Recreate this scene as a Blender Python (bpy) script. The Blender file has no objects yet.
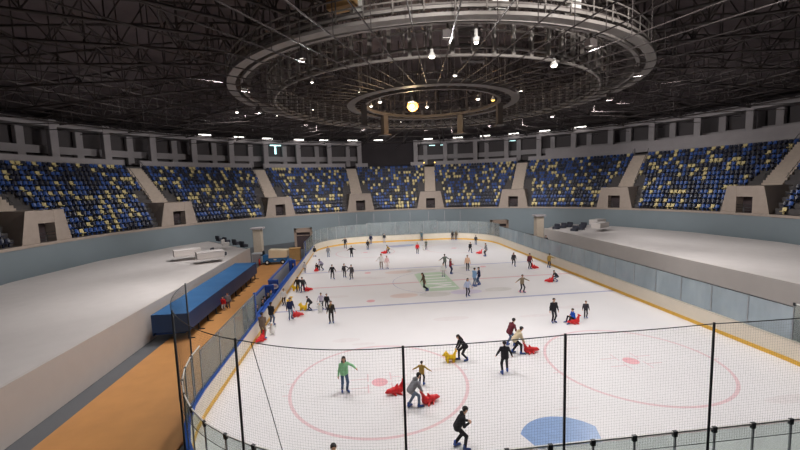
FLOOD, STAND = 3850, 8200
import bpy, math, random
import numpy as np
from math import sin, cos, pi, radians as R, sqrt, atan2
from mathutils import Vector, Matrix
rng = random.Random(7)
scene = bpy.context.scene
col = scene.collection

# ------------------------------------------------------------------ materials
def s2l(c):
    return tuple(((v/255)/12.92 if v/255 <= .04045 else ((v/255+.055)/1.055)**2.4) for v in c)

def mat(name, rgb, rough=.6, metal=0., noise=.08, scale=6., bump=0., emit=0., spec=.4, coat=0.):
    m = bpy.data.materials.new(name); m.use_nodes = True
    nt = m.node_tree; b = nt.nodes['Principled BSDF']
    c = s2l(rgb)
    b.inputs['Roughness'].default_value = rough
    b.inputs['Metallic'].default_value = metal
    b.inputs['Specular IOR Level'].default_value = spec
    b.inputs['Coat Weight'].default_value = coat
    if noise > 0 or bump > 0:
        tc = nt.nodes.new('ShaderNodeTexCoord')
        n = nt.nodes.new('ShaderNodeTexNoise'); n.inputs['Scale'].default_value = scale; n.inputs['Detail'].default_value = 4
        nt.links.new(tc.outputs['Object'], n.inputs['Vector'])
        mx = nt.nodes.new('ShaderNodeMix'); mx.data_type = 'RGBA'
        mx.inputs[6].default_value = tuple(max(0, v*(1-noise*1.6)) for v in c)+(1,)
        mx.inputs[7].default_value = tuple(min(1, v*(1+noise*1.6)) for v in c)+(1,)
        nt.links.new(n.outputs['Fac'], mx.inputs[0])
        nt.links.new(mx.outputs[2], b.inputs['Base Color'])
        if bump > 0:
            bp = nt.nodes.new('ShaderNodeBump'); bp.inputs['Strength'].default_value = bump
            nt.links.new(n.outputs['Fac'], bp.inputs['Height']); nt.links.new(bp.outputs['Normal'], b.inputs['Normal'])
    else:
        b.inputs['Base Color'].default_value = c+(1,)
    if emit > 0:
        b.inputs['Emission Color'].default_value = c+(1,)
        b.inputs['Emission Strength'].default_value = emit
    return m

def glass_mat(name, tint, body, body_w, gloss_w):
    m = bpy.data.materials.new(name); m.use_nodes = True
    nt = m.node_tree; nt.nodes.clear()
    out = nt.nodes.new('ShaderNodeOutputMaterial')
    tr = nt.nodes.new('ShaderNodeBsdfTransparent'); tr.inputs[0].default_value = s2l(tint)+(1,)
    df = nt.nodes.new('ShaderNodeBsdfDiffuse'); df.inputs[0].default_value = s2l(body)+(1,)
    gl = nt.nodes.new('ShaderNodeBsdfGlossy'); gl.inputs['Roughness'].default_value = .08
    tc = nt.nodes.new('ShaderNodeTexCoord'); nz = nt.nodes.new('ShaderNodeTexNoise'); nz.inputs['Scale'].default_value = .9; nz.inputs['Detail'].default_value = 5
    mp = nt.nodes.new('ShaderNodeMapping'); mp.inputs['Scale'].default_value = (1, 1, .35)
    nt.links.new(tc.outputs['Object'], mp.inputs[0]); nt.links.new(mp.outputs[0], nz.inputs['Vector'])
    mr = nt.nodes.new('ShaderNodeMapRange'); mr.inputs['From Min'].default_value = .3; mr.inputs['From Max'].default_value = .7
    mr.inputs['To Min'].default_value = body_w*.8; mr.inputs['To Max'].default_value = body_w*1.2
    nt.links.new(nz.outputs['Fac'], mr.inputs['Value'])
    m1 = nt.nodes.new('ShaderNodeMixShader'); nt.links.new(mr.outputs[0], m1.inputs[0])
    nt.links.new(tr.outputs[0], m1.inputs[1]); nt.links.new(df.outputs[0], m1.inputs[2])
    m2 = nt.nodes.new('ShaderNodeMixShader'); m2.inputs[0].default_value = gloss_w
    nt.links.new(m1.outputs[0], m2.inputs[1]); nt.links.new(gl.outputs[0], m2.inputs[2])
    nt.links.new(m2.outputs[0], out.inputs[0])
    return m

M = dict(
    ice=mat('ice', (232, 229, 231), .38, noise=.03, scale=.35, spec=.22),
    ice_scuff=mat('ice_worn', (228, 222, 224), .42, noise=.05, scale=3),
    red_line=mat('red_ice_paint', (226, 196, 201), .3, noise=.06, scale=2),
    red_mid=mat('red_centre_paint', (222, 178, 186), .3, noise=.06, scale=2),
    red_dot=mat('red_dot_paint', (232, 176, 184), .3, noise=.08, scale=2),
    blue_line=mat('blue_ice_paint', (168, 170, 204), .3, noise=.06, scale=2),
    crease=mat('blue_crease_paint', (140, 166, 208), .3, noise=.1, scale=2.5),
    logo_green=mat('green_logo_paint', (192, 215, 192), .3, noise=.06, scale=1.2),
    logo_white=mat('white_logo_paint', (240, 240, 240), .3, noise=.02),
    smear_red=mat('faint_red_ad_paint', (230, 212, 208), .3, noise=.06, scale=.8),
    smear_grey=mat('faint_grey_ad_paint', (216, 213, 212), .3, noise=.08, scale=.8),
    smear_lilac=mat('faint_lilac_ad_paint', (214, 206, 226), .3, noise=.06, scale=.8),
    board=mat('board_white', (226, 216, 200), .35, noise=.05, scale=1.5),
    kick=mat('kick_yellow', (226, 178, 70), .4, noise=.08, scale=2),
    cap_blue=mat('cap_blue', (42, 84, 168), .35, noise=.06),
    cap_grey=mat('cap_cream', (206, 198, 184), .35, noise=.04),
    box_blue=mat('box_blue', (40, 72, 150), .4, noise=.08, scale=3),
    box_white=mat('box_white', (186, 190, 196), .4, noise=.05),
    wood=mat('wood_floor', (186, 132, 78), .5, noise=.12, scale=.8),
    crate=mat('plywood', (190, 150, 100), .6, noise=.1, scale=2),
    floor=mat('grey_floor', (92, 94, 98), .5, noise=.08, scale=.6),
    teal=mat('teal_wall', (120, 130, 136), .6, noise=.05, scale=.4),
    concrete=mat('concrete', (188, 173, 160), .8, noise=.1, scale=2, bump=.1),
    vomitory=mat('vomitory_concrete', (160, 146, 136), .8, noise=.08, scale=2, bump=.1),
    concrete_dk=mat('tier_concrete', (84, 80, 80), .8, noise=.1, scale=1.5),
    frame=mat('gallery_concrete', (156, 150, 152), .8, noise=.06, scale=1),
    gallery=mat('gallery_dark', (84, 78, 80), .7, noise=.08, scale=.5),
    black_wall=mat('black_wall', (50, 44, 47), .8, noise=.15, scale=.3),
    roof=mat('roof_black', (88, 78, 80), .8, noise=.25, scale=.5),
    truss=mat('truss_dark', (70, 63, 62), .6, noise=.2, scale=1.5, metal=.0),
    truss_mid=mat('truss_grey', (100, 92, 90), .55, noise=.12, scale=1.5),
    ring=mat('ring_steel', (128, 122, 118), .5, noise=.1, scale=1.5),
    ring_mid=mat('ring_steel_grey', (92, 85, 82), .5, noise=.12, scale=1.5),
    white_paint=mat('white_fixture', (224, 222, 218), .4, noise=.03),
    black_plastic=mat('black_plastic', (26, 26, 28), .4, noise=.05),
    steel=mat('steel', (150, 152, 156), .3, metal=.8, noise=.04),
    net=mat('net_cord', (58, 60, 62), .8, noise=.05),
    pole=mat('pole_dark', (44, 46, 50), .4, noise=.06),
    seat_navy=mat('seat_navy', (34, 38, 58), .4, noise=.04),
    seat_blue=mat('seat_blue', (48, 80, 146), .4, noise=.04),
    seat_yellow=mat('seat_yellow', (216, 198, 142), .45, noise=.04),
    platform=mat('platform_grey', (190, 184, 182), .6, noise=.05, scale=1),
    platform_wall=mat('platform_wall', (186, 178, 174), .6, noise=.04, scale=1),
    tower=mat('tower_beige', (186, 172, 156), .7, noise=.06),
    dark_cloth=mat('dark_cover', (46, 48, 58), .7, noise=.1),
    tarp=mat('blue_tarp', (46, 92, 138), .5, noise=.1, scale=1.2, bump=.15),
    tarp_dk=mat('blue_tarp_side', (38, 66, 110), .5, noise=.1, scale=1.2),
    doorframe=mat('door_frame_brown', (134, 116, 104), .6, noise=.08),
    doorway_dk=mat('doorway_dark', (58, 46, 48), .6, noise=.1),
    zam_blue=mat('zam_blue', (44, 104, 160), .35, noise=.05),
    zam_cream=mat('zam_cream', (222, 206, 178), .4, noise=.04),
    rubber=mat('rubber', (28, 28, 30), .7, noise=.05),
    red=mat('aid_red', (220, 42, 46), .35, noise=.04),
    yellow=mat('aid_yellow', (240, 196, 30), .35, noise=.04),
    aid_white=mat('aid_white', (232, 230, 226), .35, noise=.03),
    orange=mat('aid_orange', (232, 140, 40), .4, noise=.03),
    strip=mat('strip_lamp', (255, 250, 244), .4, noise=0, emit=5),
    strip_teal=mat('strip_lamp_cool', (190, 240, 240), .4, noise=0, emit=2.2),
    bulb=mat('bulb', (255, 246, 232), .4, noise=0, emit=7),
    warm=mat('warm_bulb', (255, 206, 130), .4, noise=0, emit=14),
    lens=mat('lens', (250, 246, 236), .3, noise=0, emit=1.2),
    halo_dish=mat('copper_halo_dish', (226, 160, 96), .35, noise=.05),
    amber=mat('amber_bulb', (255, 206, 96), .4, noise=0, emit=4),
    plaque=mat('plaque_white', (226, 224, 226), .4, noise=.02),
    plaque_red=mat('plaque_red', (196, 90, 104), .4, noise=.02),
    plaque_blue=mat('plaque_blue', (92, 100, 160), .4, noise=.02),
    extinguisher=mat('extinguisher_red', (178, 52, 44), .4, noise=.04),
)
G_FAR = glass_mat('glass_far', (226, 232, 233), (196, 204, 206), .26, .06)
G_RIGHT = glass_mat('glass_side', (214, 224, 230), (214, 228, 236), .36, .06)
G_LEFT = glass_mat('glass_left', (214, 222, 220), (172, 178, 176), .30, .06)  # whitish diffuse body stands in for reflections on the left panes
G_NEAR = glass_mat('glass_near', (232, 238, 236), (206, 214, 212), .10, .03)

# ------------------------------------------------------------------ mesh builder
class MB:
    def __init__(s): s.v = []; s.f = []; s.mi = []; s.sm = []
    def add(s, vs, fs, mi=0, smooth=False):
        o = len(s.v); s.v += [tuple(v) for v in vs]
        for f in fs: s.f.append([i+o for i in f]); s.mi.append(mi); s.sm.append(smooth)
        return s
    def box(s, x0, x1, y0, y1, z0, z1, mi=0, T=None):
        vs = [(x, y, z) for z in (z0, z1) for y in (y0, y1) for x in (x0, x1)]
        if T is not None: vs = [tuple(T @ Vector(v)) for v in vs]
        return s.add(vs, [(0,2,3,1),(4,5,7,6),(0,1,5,4),(2,6,7,3),(0,4,6,2),(1,3,7,5)], mi)
    def bbox(s, x0, x1, y0, y1, z0, z1, b=.03, mi=0, T=None):
        # box with chamfered vertical and top edges
        def loop(i, z): return [(x0+i+b,y0+i,z),(x1-i-b,y0+i,z),(x1-i,y0+i+b,z),(x1-i,y1-i-b,z),(x1-i-b,y1-i,z),(x0+i+b,y1-i,z),(x0+i,y1-i-b,z),(x0+i,y0+i+b,z)]
        ls = [loop(0, z0), loop(0, z1-b), loop(b, z1)]
        vs = [v for l in ls for v in l]
        if T is not None: vs = [tuple(T @ Vector(v)) for v in vs]
        fs = [tuple(range(7,-1,-1)), tuple(range(16,24))]
        for k in range(2):
            for i in range(8): j=(i+1)%8; fs.append((k*8+i, k*8+j, k*8+8+j, k*8+8+i))
        return s.add(vs, fs, mi)
    def tube(s, pts, r, n=6, mi=0, cap=True, smooth=True, closed=False):
        pts = [Vector(p) for p in pts]; m = len(pts)
        rs = r if isinstance(r, (list, tuple)) else [r]*m
        vs = []
        for i, p in enumerate(pts):
            if closed: d = pts[(i+1)%m]-pts[i-1]
            else: d = pts[min(i+1, m-1)]-pts[max(i-1, 0)]
            if d.length < 1e-9: d = Vector((0,0,1))
            d.normalize()
            a = Vector((0,0,1)) if abs(d.z) < .9 else Vector((0,1,0))
            u = d.cross(a).normalized(); w = u.cross(d)
            for k in range(n):
                t = 2*pi*k/n + pi/n
                vs.append(p+rs[i]*(cos(t)*u+sin(t)*w))
        fs = []
        for i in range(m if closed else m-1):
            for k in range(n):
                a, b = i*n+k, i*n+(k+1)%n; c, d = ((i+1)%m)*n+(k+1)%n, ((i+1)%m)*n+k
                fs.append((a, d, c, b))
        if cap and not closed: fs += [tuple(range(n)), tuple(range((m-1)*n+n-1, (m-1)*n-1, -1))]
        return s.add(vs, fs, mi, smooth)
    def lathe(s, prof, n=16, c=(0,0,0), mi=0, smooth=True, a0=0, a1=2*pi):
        full = abs(a1-a0-2*pi) < 1e-6; k = n if full else n+1
        vs = []
        for (r, z) in prof:
            for i in range(k):
                t = a0+(a1-a0)*i/n
                vs.append((c[0]+r*sin(t), c[1]+r*cos(t), c[2]+z))
        fs = []
        for j in range(len(prof)-1):
            for i in range(n):
                a, b = j*k+i, j*k+(i+1)%k
                fs.append((a, b, b+k, a+k))
        return s.add(vs, fs, mi, smooth)
    def prism(s, poly, z0, z1, mi=0, T=None):
        n = len(poly)
        vs = [(x, y, z0) for x, y in poly]+[(x, y, z1) for x, y in poly]
        if T is not None: vs = [tuple(T @ Vector(v)) for v in vs]
        fs = [tuple(range(n-1,-1,-1)), tuple(range(n, 2*n))]+[(i, (i+1)%n, n+(i+1)%n, n+i) for i in range(n)]
        return s.add(vs, fs, mi)
    def ball(s, c, r, n=10, mi=0):
        r = r if isinstance(r, (tuple, list)) else (r, r, r)
        vs = []; fs = []; h = n//2
        for j in range(h+1):
            p = pi*j/h
            for i in range(n):
                t = 2*pi*i/n; vs.append((c[0]+r[0]*sin(p)*cos(t), c[1]+r[1]*sin(p)*sin(t), c[2]+r[2]*cos(p)))
        for j in range(h):
            for i in range(n):
                fs.append((j*n+i, (j+1)*n+i, (j+1)*n+(i+1)%n, j*n+(i+1)%n))
        return s.add(vs, fs, mi, True)
    def build(s, name, mats, parent=None, kind=None, **props):
        me = bpy.data.meshes.new(name); me.from_pydata(s.v, [], s.f)
        for m in (mats if isinstance(mats, (list, tuple)) else [mats]): me.materials.append(m)
        me.polygons.foreach_set('material_index', s.mi); me.polygons.foreach_set('use_smooth', s.sm)
        me.update()
        return link(name, me, parent, kind, **props)

def link(name, me, parent=None, kind=None, **props):
    o = bpy.data.objects.new(name, me); col.objects.link(o)
    if parent is not None: o.parent = parent
    if kind: o['kind'] = kind
    for k, v in props.items(): o[k] = v
    return o
def thing(name, label, cat, loc=(0,0,0), rz=0, group=None):
    o = bpy.data.objects.new(name, None); col.objects.link(o)
    o.location = loc; o.rotation_euler = (0, 0, rz); o.empty_display_size = .2
    tag(o, label, cat, group); return o
def tag(o, label, cat, group=None):
    o['label'] = label; o['category'] = cat
    if group: o['group'] = group
    return o
def copy_tree(o, parent=None):
    c = o.copy(); col.objects.link(c)
    if parent is not None: c.parent = parent
    for ch in [x for x in children.get(o.name, [])]: copy_tree(ch, c)
    return c
children = {}
def remember(o):
    for x in bpy.data.objects:
        if x.parent: children.setdefault(x.parent.name, [])
    def walk(q):
        children[q.name] = [x for x in bpy.data.objects if x.parent == q]
        for x in children[q.name]: walk(x)
    walk(o)
def pol(r, deg, z=0):   # angle clockwise from +Y seen from above
    return Vector((r*sin(R(deg)), r*cos(R(deg)), z))

# ------------------------------------------------------------------ implicit surfaces (bodies, clothing, plastic animals)
def sdf_mesh(prims, vox, k=.03, cut=()):
    """prims: (a, b, ra, rb); smooth union meshed with surface nets; cut: (centre, radius) spheres removed"""
    A = np.array([np.minimum(np.array(a)-ra, np.array(b)-rb) for a, b, ra, rb in prims]).min(0)-2*vox-k*.4
    B = np.array([np.maximum(np.array(a)+ra, np.array(b)+rb) for a, b, ra, rb in prims]).max(0)+2*vox+k*.4
    n = np.ceil((B-A)/vox).astype(int)+1
    d = np.full(n, .5, np.float32)
    ax = [A[i]+vox*np.arange(n[i]) for i in range(3)]
    def sl(lo, hi):
        i0 = np.clip(np.floor((lo-A)/vox).astype(int), 0, n); i1 = np.clip(np.ceil((hi-A)/vox).astype(int)+1, 0, n)
        return i0, i1
    for a, b, ra, rb in prims:
        a = np.array(a, float); b = np.array(b, float); m = k+3*vox
        i0, i1 = sl(np.minimum(a-ra, b-rb)-m, np.maximum(a+ra, b+rb)+m)
        X = ax[0][i0[0]:i1[0], None, None]; Y = ax[1][None, i0[1]:i1[1], None]; Z = ax[2][None, None, i0[2]:i1[2]]
        ba = b-a; L = float(ba@ba)
        px, py, pz = X-a[0], Y-a[1], Z-a[2]
        t = np.clip((px*ba[0]+py*ba[1]+pz*ba[2])/L, 0, 1) if L > 1e-9 else 0.
        q = np.sqrt((px-t*ba[0])**2+(py-t*ba[1])**2+(pz-t*ba[2])**2)-(ra+(rb-ra)*t)
        w = d[i0[0]:i1[0], i0[1]:i1[1], i0[2]:i1[2]]
        h = np.maximum(k-np.abs(w-q), 0)/k
        d[i0[0]:i1[0], i0[1]:i1[1], i0[2]:i1[2]] = np.minimum(w, q)-h*h*k*.25
    for c, r in cut:
        c = np.array(c, float)
        q = np.sqrt((ax[0][:,None,None]-c[0])**2+(ax[1][None,:,None]-c[1])**2+(ax[2][None,None,:]-c[2])**2)-r
        d = np.maximum(d, -q)
    s = d < 0
    cs = np.zeros(n-1, np.int8)
    for i in (0,1):
        for j in (0,1):
            for l in (0,1): cs += s[i:n[0]-1+i, j:n[1]-1+j, l:n[2]-1+l]
    mixed = (cs > 0) & (cs < 8)
    idx = np.full(n-1, -1, np.int64); cells = np.argwhere(mixed); idx[mixed] = np.arange(len(cells))
    acc = np.zeros((len(cells), 3)); cnt = np.zeros(len(cells))
    for axis in range(3):
        o1, o2 = [x for x in range(3) if x != axis]
        for i in (0,1):
            for j in (0,1):
                p0 = cells.copy(); p0[:, o1] += i; p0[:, o2] += j; p1 = p0.copy(); p1[:, axis] += 1
                d0 = d[p0[:,0],p0[:,1],p0[:,2]]; d1 = d[p1[:,0],p1[:,1],p1[:,2]]
                x = (d0 < 0) != (d1 < 0)
                t = np.where(x, d0/np.where(x, d0-d1, 1), 0)
                pt = p0.astype(float); pt[:, axis] += t
                acc[x] += pt[x]; cnt[x] += 1
    V = A+vox*acc/np.maximum(cnt, 1)[:,None]
    Q = []
    for axis in range(3):
        o1, o2 = [(1,2),(2,0),(0,1)][axis]
        a = [slice(None)]*3; b = [slice(None)]*3; a[axis] = slice(0,-1); b[axis] = slice(1,None)
        x = s[tuple(a)] != s[tuple(b)]
        e = np.argwhere(x); e = e[(e[:,o1] > 0) & (e[:,o2] > 0) & (e[:,o1] < n[o1]-1) & (e[:,o2] < n[o2]-1)]
        ins = s[e[:,0],e[:,1],e[:,2]]
        def g(i, j):
            c = e.copy(); c[:,o1] -= i; c[:,o2] -= j; return idx[c[:,0],c[:,1],c[:,2]]
        q = np.stack([g(1,1), g(0,1), g(0,0), g(1,0)], 1)
        q[~ins] = q[~ins][:, ::-1]
        Q.append(q)
    Q = np.concatenate(Q)
    return V, Q[(Q >= 0).all(1)]

def sdf_obj(name, VQ, mats, parent, extra=None):
    V, Q = VQ; nv, nq = len(V), len(Q)
    if extra is not None:
        me = bpy.data.meshes.new(name)
        me.from_pydata([tuple(v) for v in V]+extra.v, [], [tuple(int(i) for i in q) for q in Q]+[[i+nv for i in f] for f in extra.f])
        for m in mats: me.materials.append(m)
        me.polygons.foreach_set('material_index', [0]*nq+extra.mi)
    else:
        me = bpy.data.meshes.new(name)
        me.vertices.add(nv); me.vertices.foreach_set('co', V.astype(np.float32).ravel())
        me.loops.add(4*nq); me.loops.foreach_set('vertex_index', Q.astype(np.int32).ravel())
        me.polygons.add(nq); me.polygons.foreach_set('loop_start', np.arange(0, 4*nq, 4, dtype=np.int32))
        for m in mats: me.materials.append(m)
    me.polygons.foreach_set('use_smooth', [True]*len(me.polygons))
    me.update(calc_edges=True)
    return link(name, me, parent)
# ------------------------------------------------------------------ people
CLOTH = dict(mint=(150,208,160), jeans=(82,100,132), washed=(120,134,156), black=(44,43,48), mustard=(176,146,74), grey=(138,138,144), maroon=(104,44,54),
    red2=(136,40,52), beige=(214,196,164), darkgrey=(64,62,68), darkgrey2=(78,74,78), tan=(150,134,112), navy=(40,46,78), paleblue=(196,206,232), lightblue=(140,176,214),
    brown=(104,88,72), white=(236,234,234), palegrey=(196,190,192), greygreen=(104,112,106), peach=(238,198,170), red=(206,44,50), teal=(86,112,124), khaki=(140,126,112),
    pink=(242,206,206), pinkwhite=(240,222,220), lilac=(168,160,184), lilacwhite=(216,208,228), blackbrown=(54,50,47), brown2=(122,104,92), blue=(40,92,196))
cloth_cache = {}
def cloth(c):
    if c not in cloth_cache: cloth_cache[c] = mat('cloth_'+c, CLOTH[c], .85, noise=.08, scale=14, bump=.12, spec=.2)
    return cloth_cache[c]
SKIN = mat('skin', (214, 168, 142), .55, noise=.04, scale=20)
EYE = mat('eye', (36, 28, 26), .3, noise=0)
LIP = mat('lip', (176, 106, 100), .5, noise=0)
HAIR = {'black': mat('hair_black', (32, 26, 26), .6, noise=.2, scale=40), 'long': mat('hair_dark_brown', (44, 32, 30), .6, noise=.2, scale=40)}
CAPW = mat('cap_white', (232, 230, 228), .7, noise=.04)
SKATE = mat('skate_blue', (52, 84, 158), .4, noise=.08, scale=12)
SHOE = mat('shoe_dark', (52, 50, 54), .6, noise=.08)
SCARF = mat('scarf_brown', (150, 120, 74), .9, noise=.12, scale=20)

def ik(a, t, l1, l2, poleV):
    a = Vector(a); t = Vector(t); d = t-a; L = min(d.length, (l1+l2)*.995); dn = d.normalized()
    t = a+dn*L
    x = (l1*l1-l2*l2+L*L)/(2*L); h = sqrt(max(l1*l1-x*x, 0))
    pv = Vector(poleV); pv = pv-dn*pv.dot(dn)
    pv = pv.normalized() if pv.length > 1e-6 else Vector((0,1,0))
    return a+dn*x+pv*h, t

def person(x, y, H, hd, pose, top, bot, hair, opt, label, group=None, z0=0.):
    s = H/1.75; rnd = random.Random(int(abs(x*911+y*353)))
    root = thing('person', label, 'person', (x, y, z0), -R(hd), group)
    dcam = sqrt((x+7.7)**2+(y+39)**2)
    vox = (.016 if dcam < 28 else .021 if dcam < 45 else .026)*max(s, .8)
    w = .93 if opt.get('woman') else 1.
    # ---- joints in units of a 1.75 m figure
    lean, crouch, fy, sp, py = 3, 0., .05, .11, 0.
    if pose == 'glide': lean, fy, sp, crouch = 8, .13, .15, .03
    if pose == 'tpose': lean, fy, sp, crouch = 6, .08, .14, .03
    if pose == 'push': lean, fy, sp, py, crouch = 40, .2, .12, -.14, .09
    if pose == 'lean': lean, fy, sp, py, crouch = 28, .16, .12, -.1, .07
    if pose == 'reach': lean, fy, sp = 10, .1, .12
    if pose == 'skate': lean, fy, sp, crouch = 14, .3, .09, .05
    if pose == 'crouch': lean, fy, sp, py, crouch = 38, .12, .16, -.2, .36
    if pose == 'sit': lean, fy, sp, py, crouch = 8, 0, .2, 0, 0
    hipz = .965-crouch
    P = Vector((0, py, hipz))
    if pose == 'sit': P = Vector((0, 0, .44))
    u = Vector((0, sin(R(lean)), cos(R(lean)))); f = Vector((0, cos(R(lean)), -sin(R(lean))))
    N = P+.5*u; C = P+.33*u
    hl = R(lean*.55); hu = Vector((0, sin(hl), cos(hl))); hf = Vector((0, cos(hl), -sin(hl)))
    yaw = R(rnd.uniform(-20, 20)); hf = Vector((sin(yaw)*hf.y, cos(yaw)*hf.y, hf.z)); hr = hf.cross(hu).normalized()
    HC = N+.2*hu+.02*hf
    legs = []; arms = []
    for sd in (-1, 1):
        hip = P+Vector((sd*.09*1, 0, -.02))
        q = sd if rnd.random() < .5 or pose in ('push', 'lean', 'crouch') else -sd
        if pose == 'sit':
            kn = hip+Vector((sd*.08, .4, .06)); an = kn+Vector((sd*.02, .12, -.36)); an.z = .13
            kn, an = ik(hip, an, .44, .43, (sd*.2, .6, 1))
        else:
            an = Vector((sd*sp, fy*q, .135)); 
            if pose == 'skate' and fy*q < 0: an = Vector((sd*sp*.8, -.3, .2))
            kn, an = ik(hip, an, .44, .43, (sd*.15, 1, 0))
        toe = an+Vector((sd*.05, .15, -.055)); legs.append((hip, kn, an, toe))
        sh = N-.06*u+Vector((sd*.185*w, 0, 0))
        hand = sh+Vector((sd*.13, .06, -.53))
        pv = (sd*.5, -1, -.2)
        if pose in ('glide', 'lean'): hand = sh+Vector((sd*.22, .12, -.46))
        if pose == 'skate': hand = sh+Vector((sd*.16, .2*sd, -.48))
        if pose == 'tpose':
            hand = sh+Vector((sd*.5, .05, -.26 if not opt.get('lowarm') else -.34)); pv = (0, -1, -.4)
        if pose in ('push', 'crouch'): hand = Vector((sd*.1, py+.52, .70 if pose == 'push' else .6)); pv = (sd*.6, -.3, -1)
        if pose == 'hold': hand = P+Vector((sd*.1, .3, .16)); pv = (sd*.35, -.7, -1)
        if pose == 'sit': hand = P+Vector((sd*.08, .3, .22)); pv = (sd*.8, -.4, -.8)
        if opt.get('arms') == 'chest': hand = C+.27*f+Vector((sd*.07, .03, -.02)); pv = (sd*.4, -.5, -1)
        if pose == 'reach' and sd == 1: hand = sh+Vector((.36, .3, -.16))
        if opt.get('reach') == 'L' and sd == -1: hand = sh+Vector((-.36, .22, -.24))
        if opt.get('reach') == 'R' and sd == 1: hand = sh+Vector((.36, .12, -.38))
        el, wr = ik(sh, hand, .29, .25, pv)
        arms.append((sh, el, wr))
    T = lambda v: tuple(v*s)
    K = .03*s
    # ---- body: one continuous skin surface
    b = [(T(P+.04*u-Vector((.06,0,0))), T(C-Vector((.07,0,0))), .10*s, .10*s), (T(P+.04*u+Vector((.06,0,0))), T(C+Vector((.07,0,0))), .10*s, .10*s),
         (T(arms[0][0]), T(arms[1][0]), .06*s, .06*s), (T(C), T(N-.03*u), .11*s, .07*s), (T(N-.03*u), T(HC-.05*hu), .056*s, .05*s),
         (T(HC+.025*hu-.015*hf), T(HC+.02*hu+.005*hf), .094*s, .09*s), (T(HC-.03*hu+.01*hf), T(HC-.085*hu+.04*hf), .07*s, .042*s),
         (T(HC+.0*hu+.088*hf), T(HC-.035*hu+.108*hf), .010*s, .016*s)]
    for sd in (-1, 1): b.append((T(HC+sd*.092*hr-.015*hf+.02*hu), T(HC+sd*.092*hr-.01*hf-.02*hu), .02*s, .014*s))
    ex = MB()
    for i, (hip, kn, an, toe) in enumerate(legs):
        b += [(T(hip), T(kn), .078*s, .055*s), (T(kn), T(an), .054*s, .038*s), (T(an+Vector((0,-.02,-.03))), T(toe), .038*s, .028*s)]
    for i, (sh, el, wr) in enumerate(arms):
        sd = (-1, 1)[i]
        b += [(T(sh), T(el), .048*s, .04*s), (T(el), T(wr), .04*s, .028*s)]
        d = (wr-el).normalized(); side = d.cross(Vector((sd, .2, .1))).normalized()
        if side.y < 0: side = -side                       # towards the thumb
        nor = d.cross(side).normalized()
        if nor.x*sd > 0: nor = -nor                       # palm faces inwards
        pc = wr+.05*d
        b.append((T(wr), T(wr+.075*d), .026*s, .030*s)); b.append((T(pc+.022*side), T(pc-.022*side+.02*d), .02*s, .02*s))
        for fi, (off, ln) in enumerate(((.03, .072), (.01, .082), (-.011, .076), (-.031, .058))):
            r0 = wr+.07*d+off*side; r1 = r0+ln*.55*d+.010*nor; r2 = r1+ln*.45*(d*.75+nor*.65)
            ex.tube([T(r0), T(r1), T(r2)], [.0095*s, .0088*s, .0072*s], 6)
        r0 = wr+.03*d+.022*side; r1 = r0+.035*d+.035*side; r2 = r1+.035*d+.008*side+.012*nor
        ex.tube([T(r0), T(r1), T(r2)], [.012*s, .0105*s, .008*s], 6)
    for sd in (-1, 1): ex.ball(T(HC+sd*.034*hr+.082*hf+.012*hu), .011*s, 6, 1)
    ex.tube([T(HC+q*.024*hr+(.094-.01*abs(q))*hf-.062*hu) for q in (-1, 0, 1)], .007*s, 5, 2)
    sdf_obj('body', sdf_mesh(b, vox, K), [SKIN, EYE, LIP], root, ex)
    # ---- jacket
    ln = -.06 if not opt.get('cape') else -.5
    j = [(T(P+ln*u*.6-Vector((.066,0,0))), T(C-Vector((.075*w,0,0))), .134*s, .122*s), (T(P+ln*u*.6+Vector((.066,0,0))), T(C+Vector((.075*w,0,0))), .134*s, .122*s),
         (T(arms[0][0]), T(arms[1][0]), .078*s, .078*s), (T(C), T(N-.05*u), .125*s, .085*s), (T(N-.03*f+.0*u), T(N-.045*f+.03*u), .075*s, .062*s)]
    for sh, el, wr in arms:
        d = (wr-el)
        j += [(T(sh), T(el), .066*s, .056*s), (T(el), T(wr-.02*d.normalized()), .055*s, .042*s)]
        if opt.get('cape'): j += [(T(el), T(C+Vector((0,-.05,-.1))), .05*s, .1*s)]
    if top in ('beige', 'mint', 'grey'): j += [(T(N-.10*f+.03*u), T(N-.10*f-.05*u), .07*s, .06*s)]
    sdf_obj('jacket', sdf_mesh(j, vox, K), [cloth(top)], root)
    # ---- trousers
    t = [(T(P+Vector((-.05,0,-.03))), T(P+Vector((.05,0,-.03))), .108*s, .108*s)]
    for hip, kn, an, toe in legs: t += [(T(hip), T(kn), .092*s, .068*s), (T(kn), T(an+Vector((0,0,.03))), .067*s, .058*s)]
    sdf_obj('trousers', sdf_mesh(t, vox, K), [cloth(bot)], root)
    # ---- hair (and cap)
    hp = [(T(HC+.032*hu-.03*hf), T(HC+.034*hu+.004*hf), .098*s, .094*s), (T(HC+.0*hu-.045*hf), T(HC-.035*hu-.045*hf), .072*s, .055*s)]
    if hair == 'long':
        hp += [(T(HC-.03*hu-.07*hf), T(N-.13*f-.12*u), .07*s, .045*s), (T(HC-.02*hu-.04*hf+.07*hr), T(N-.03*hu-.05*f+.09*hr), .04*s, .03*s), (T(HC-.02*hu-.04*hf-.07*hr), T(N-.03*hu-.05*f-.09*hr), .04*s, .03*s)]
    sdf_obj('hair', sdf_mesh(hp, vox*.8, .02, cut=[(T(HC-.02*hu+.13*hf), .105*s)]), [HAIR.get(hair, HAIR['black'])], root)
    if hair == 'capwhite':
        c = [(T(HC+.055*hu-.02*hf), T(HC+.05*hu+.02*hf), .103*s, .1*s), (T(HC+.06*hu+.08*hf), T(HC+.05*hu+.15*hf), .03*s, .02*s)]
        sdf_obj('cap', sdf_mesh(c, vox*.8, .02, cut=[(T(HC-.05*hu), .1*s)]), [CAPW], root)
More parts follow.
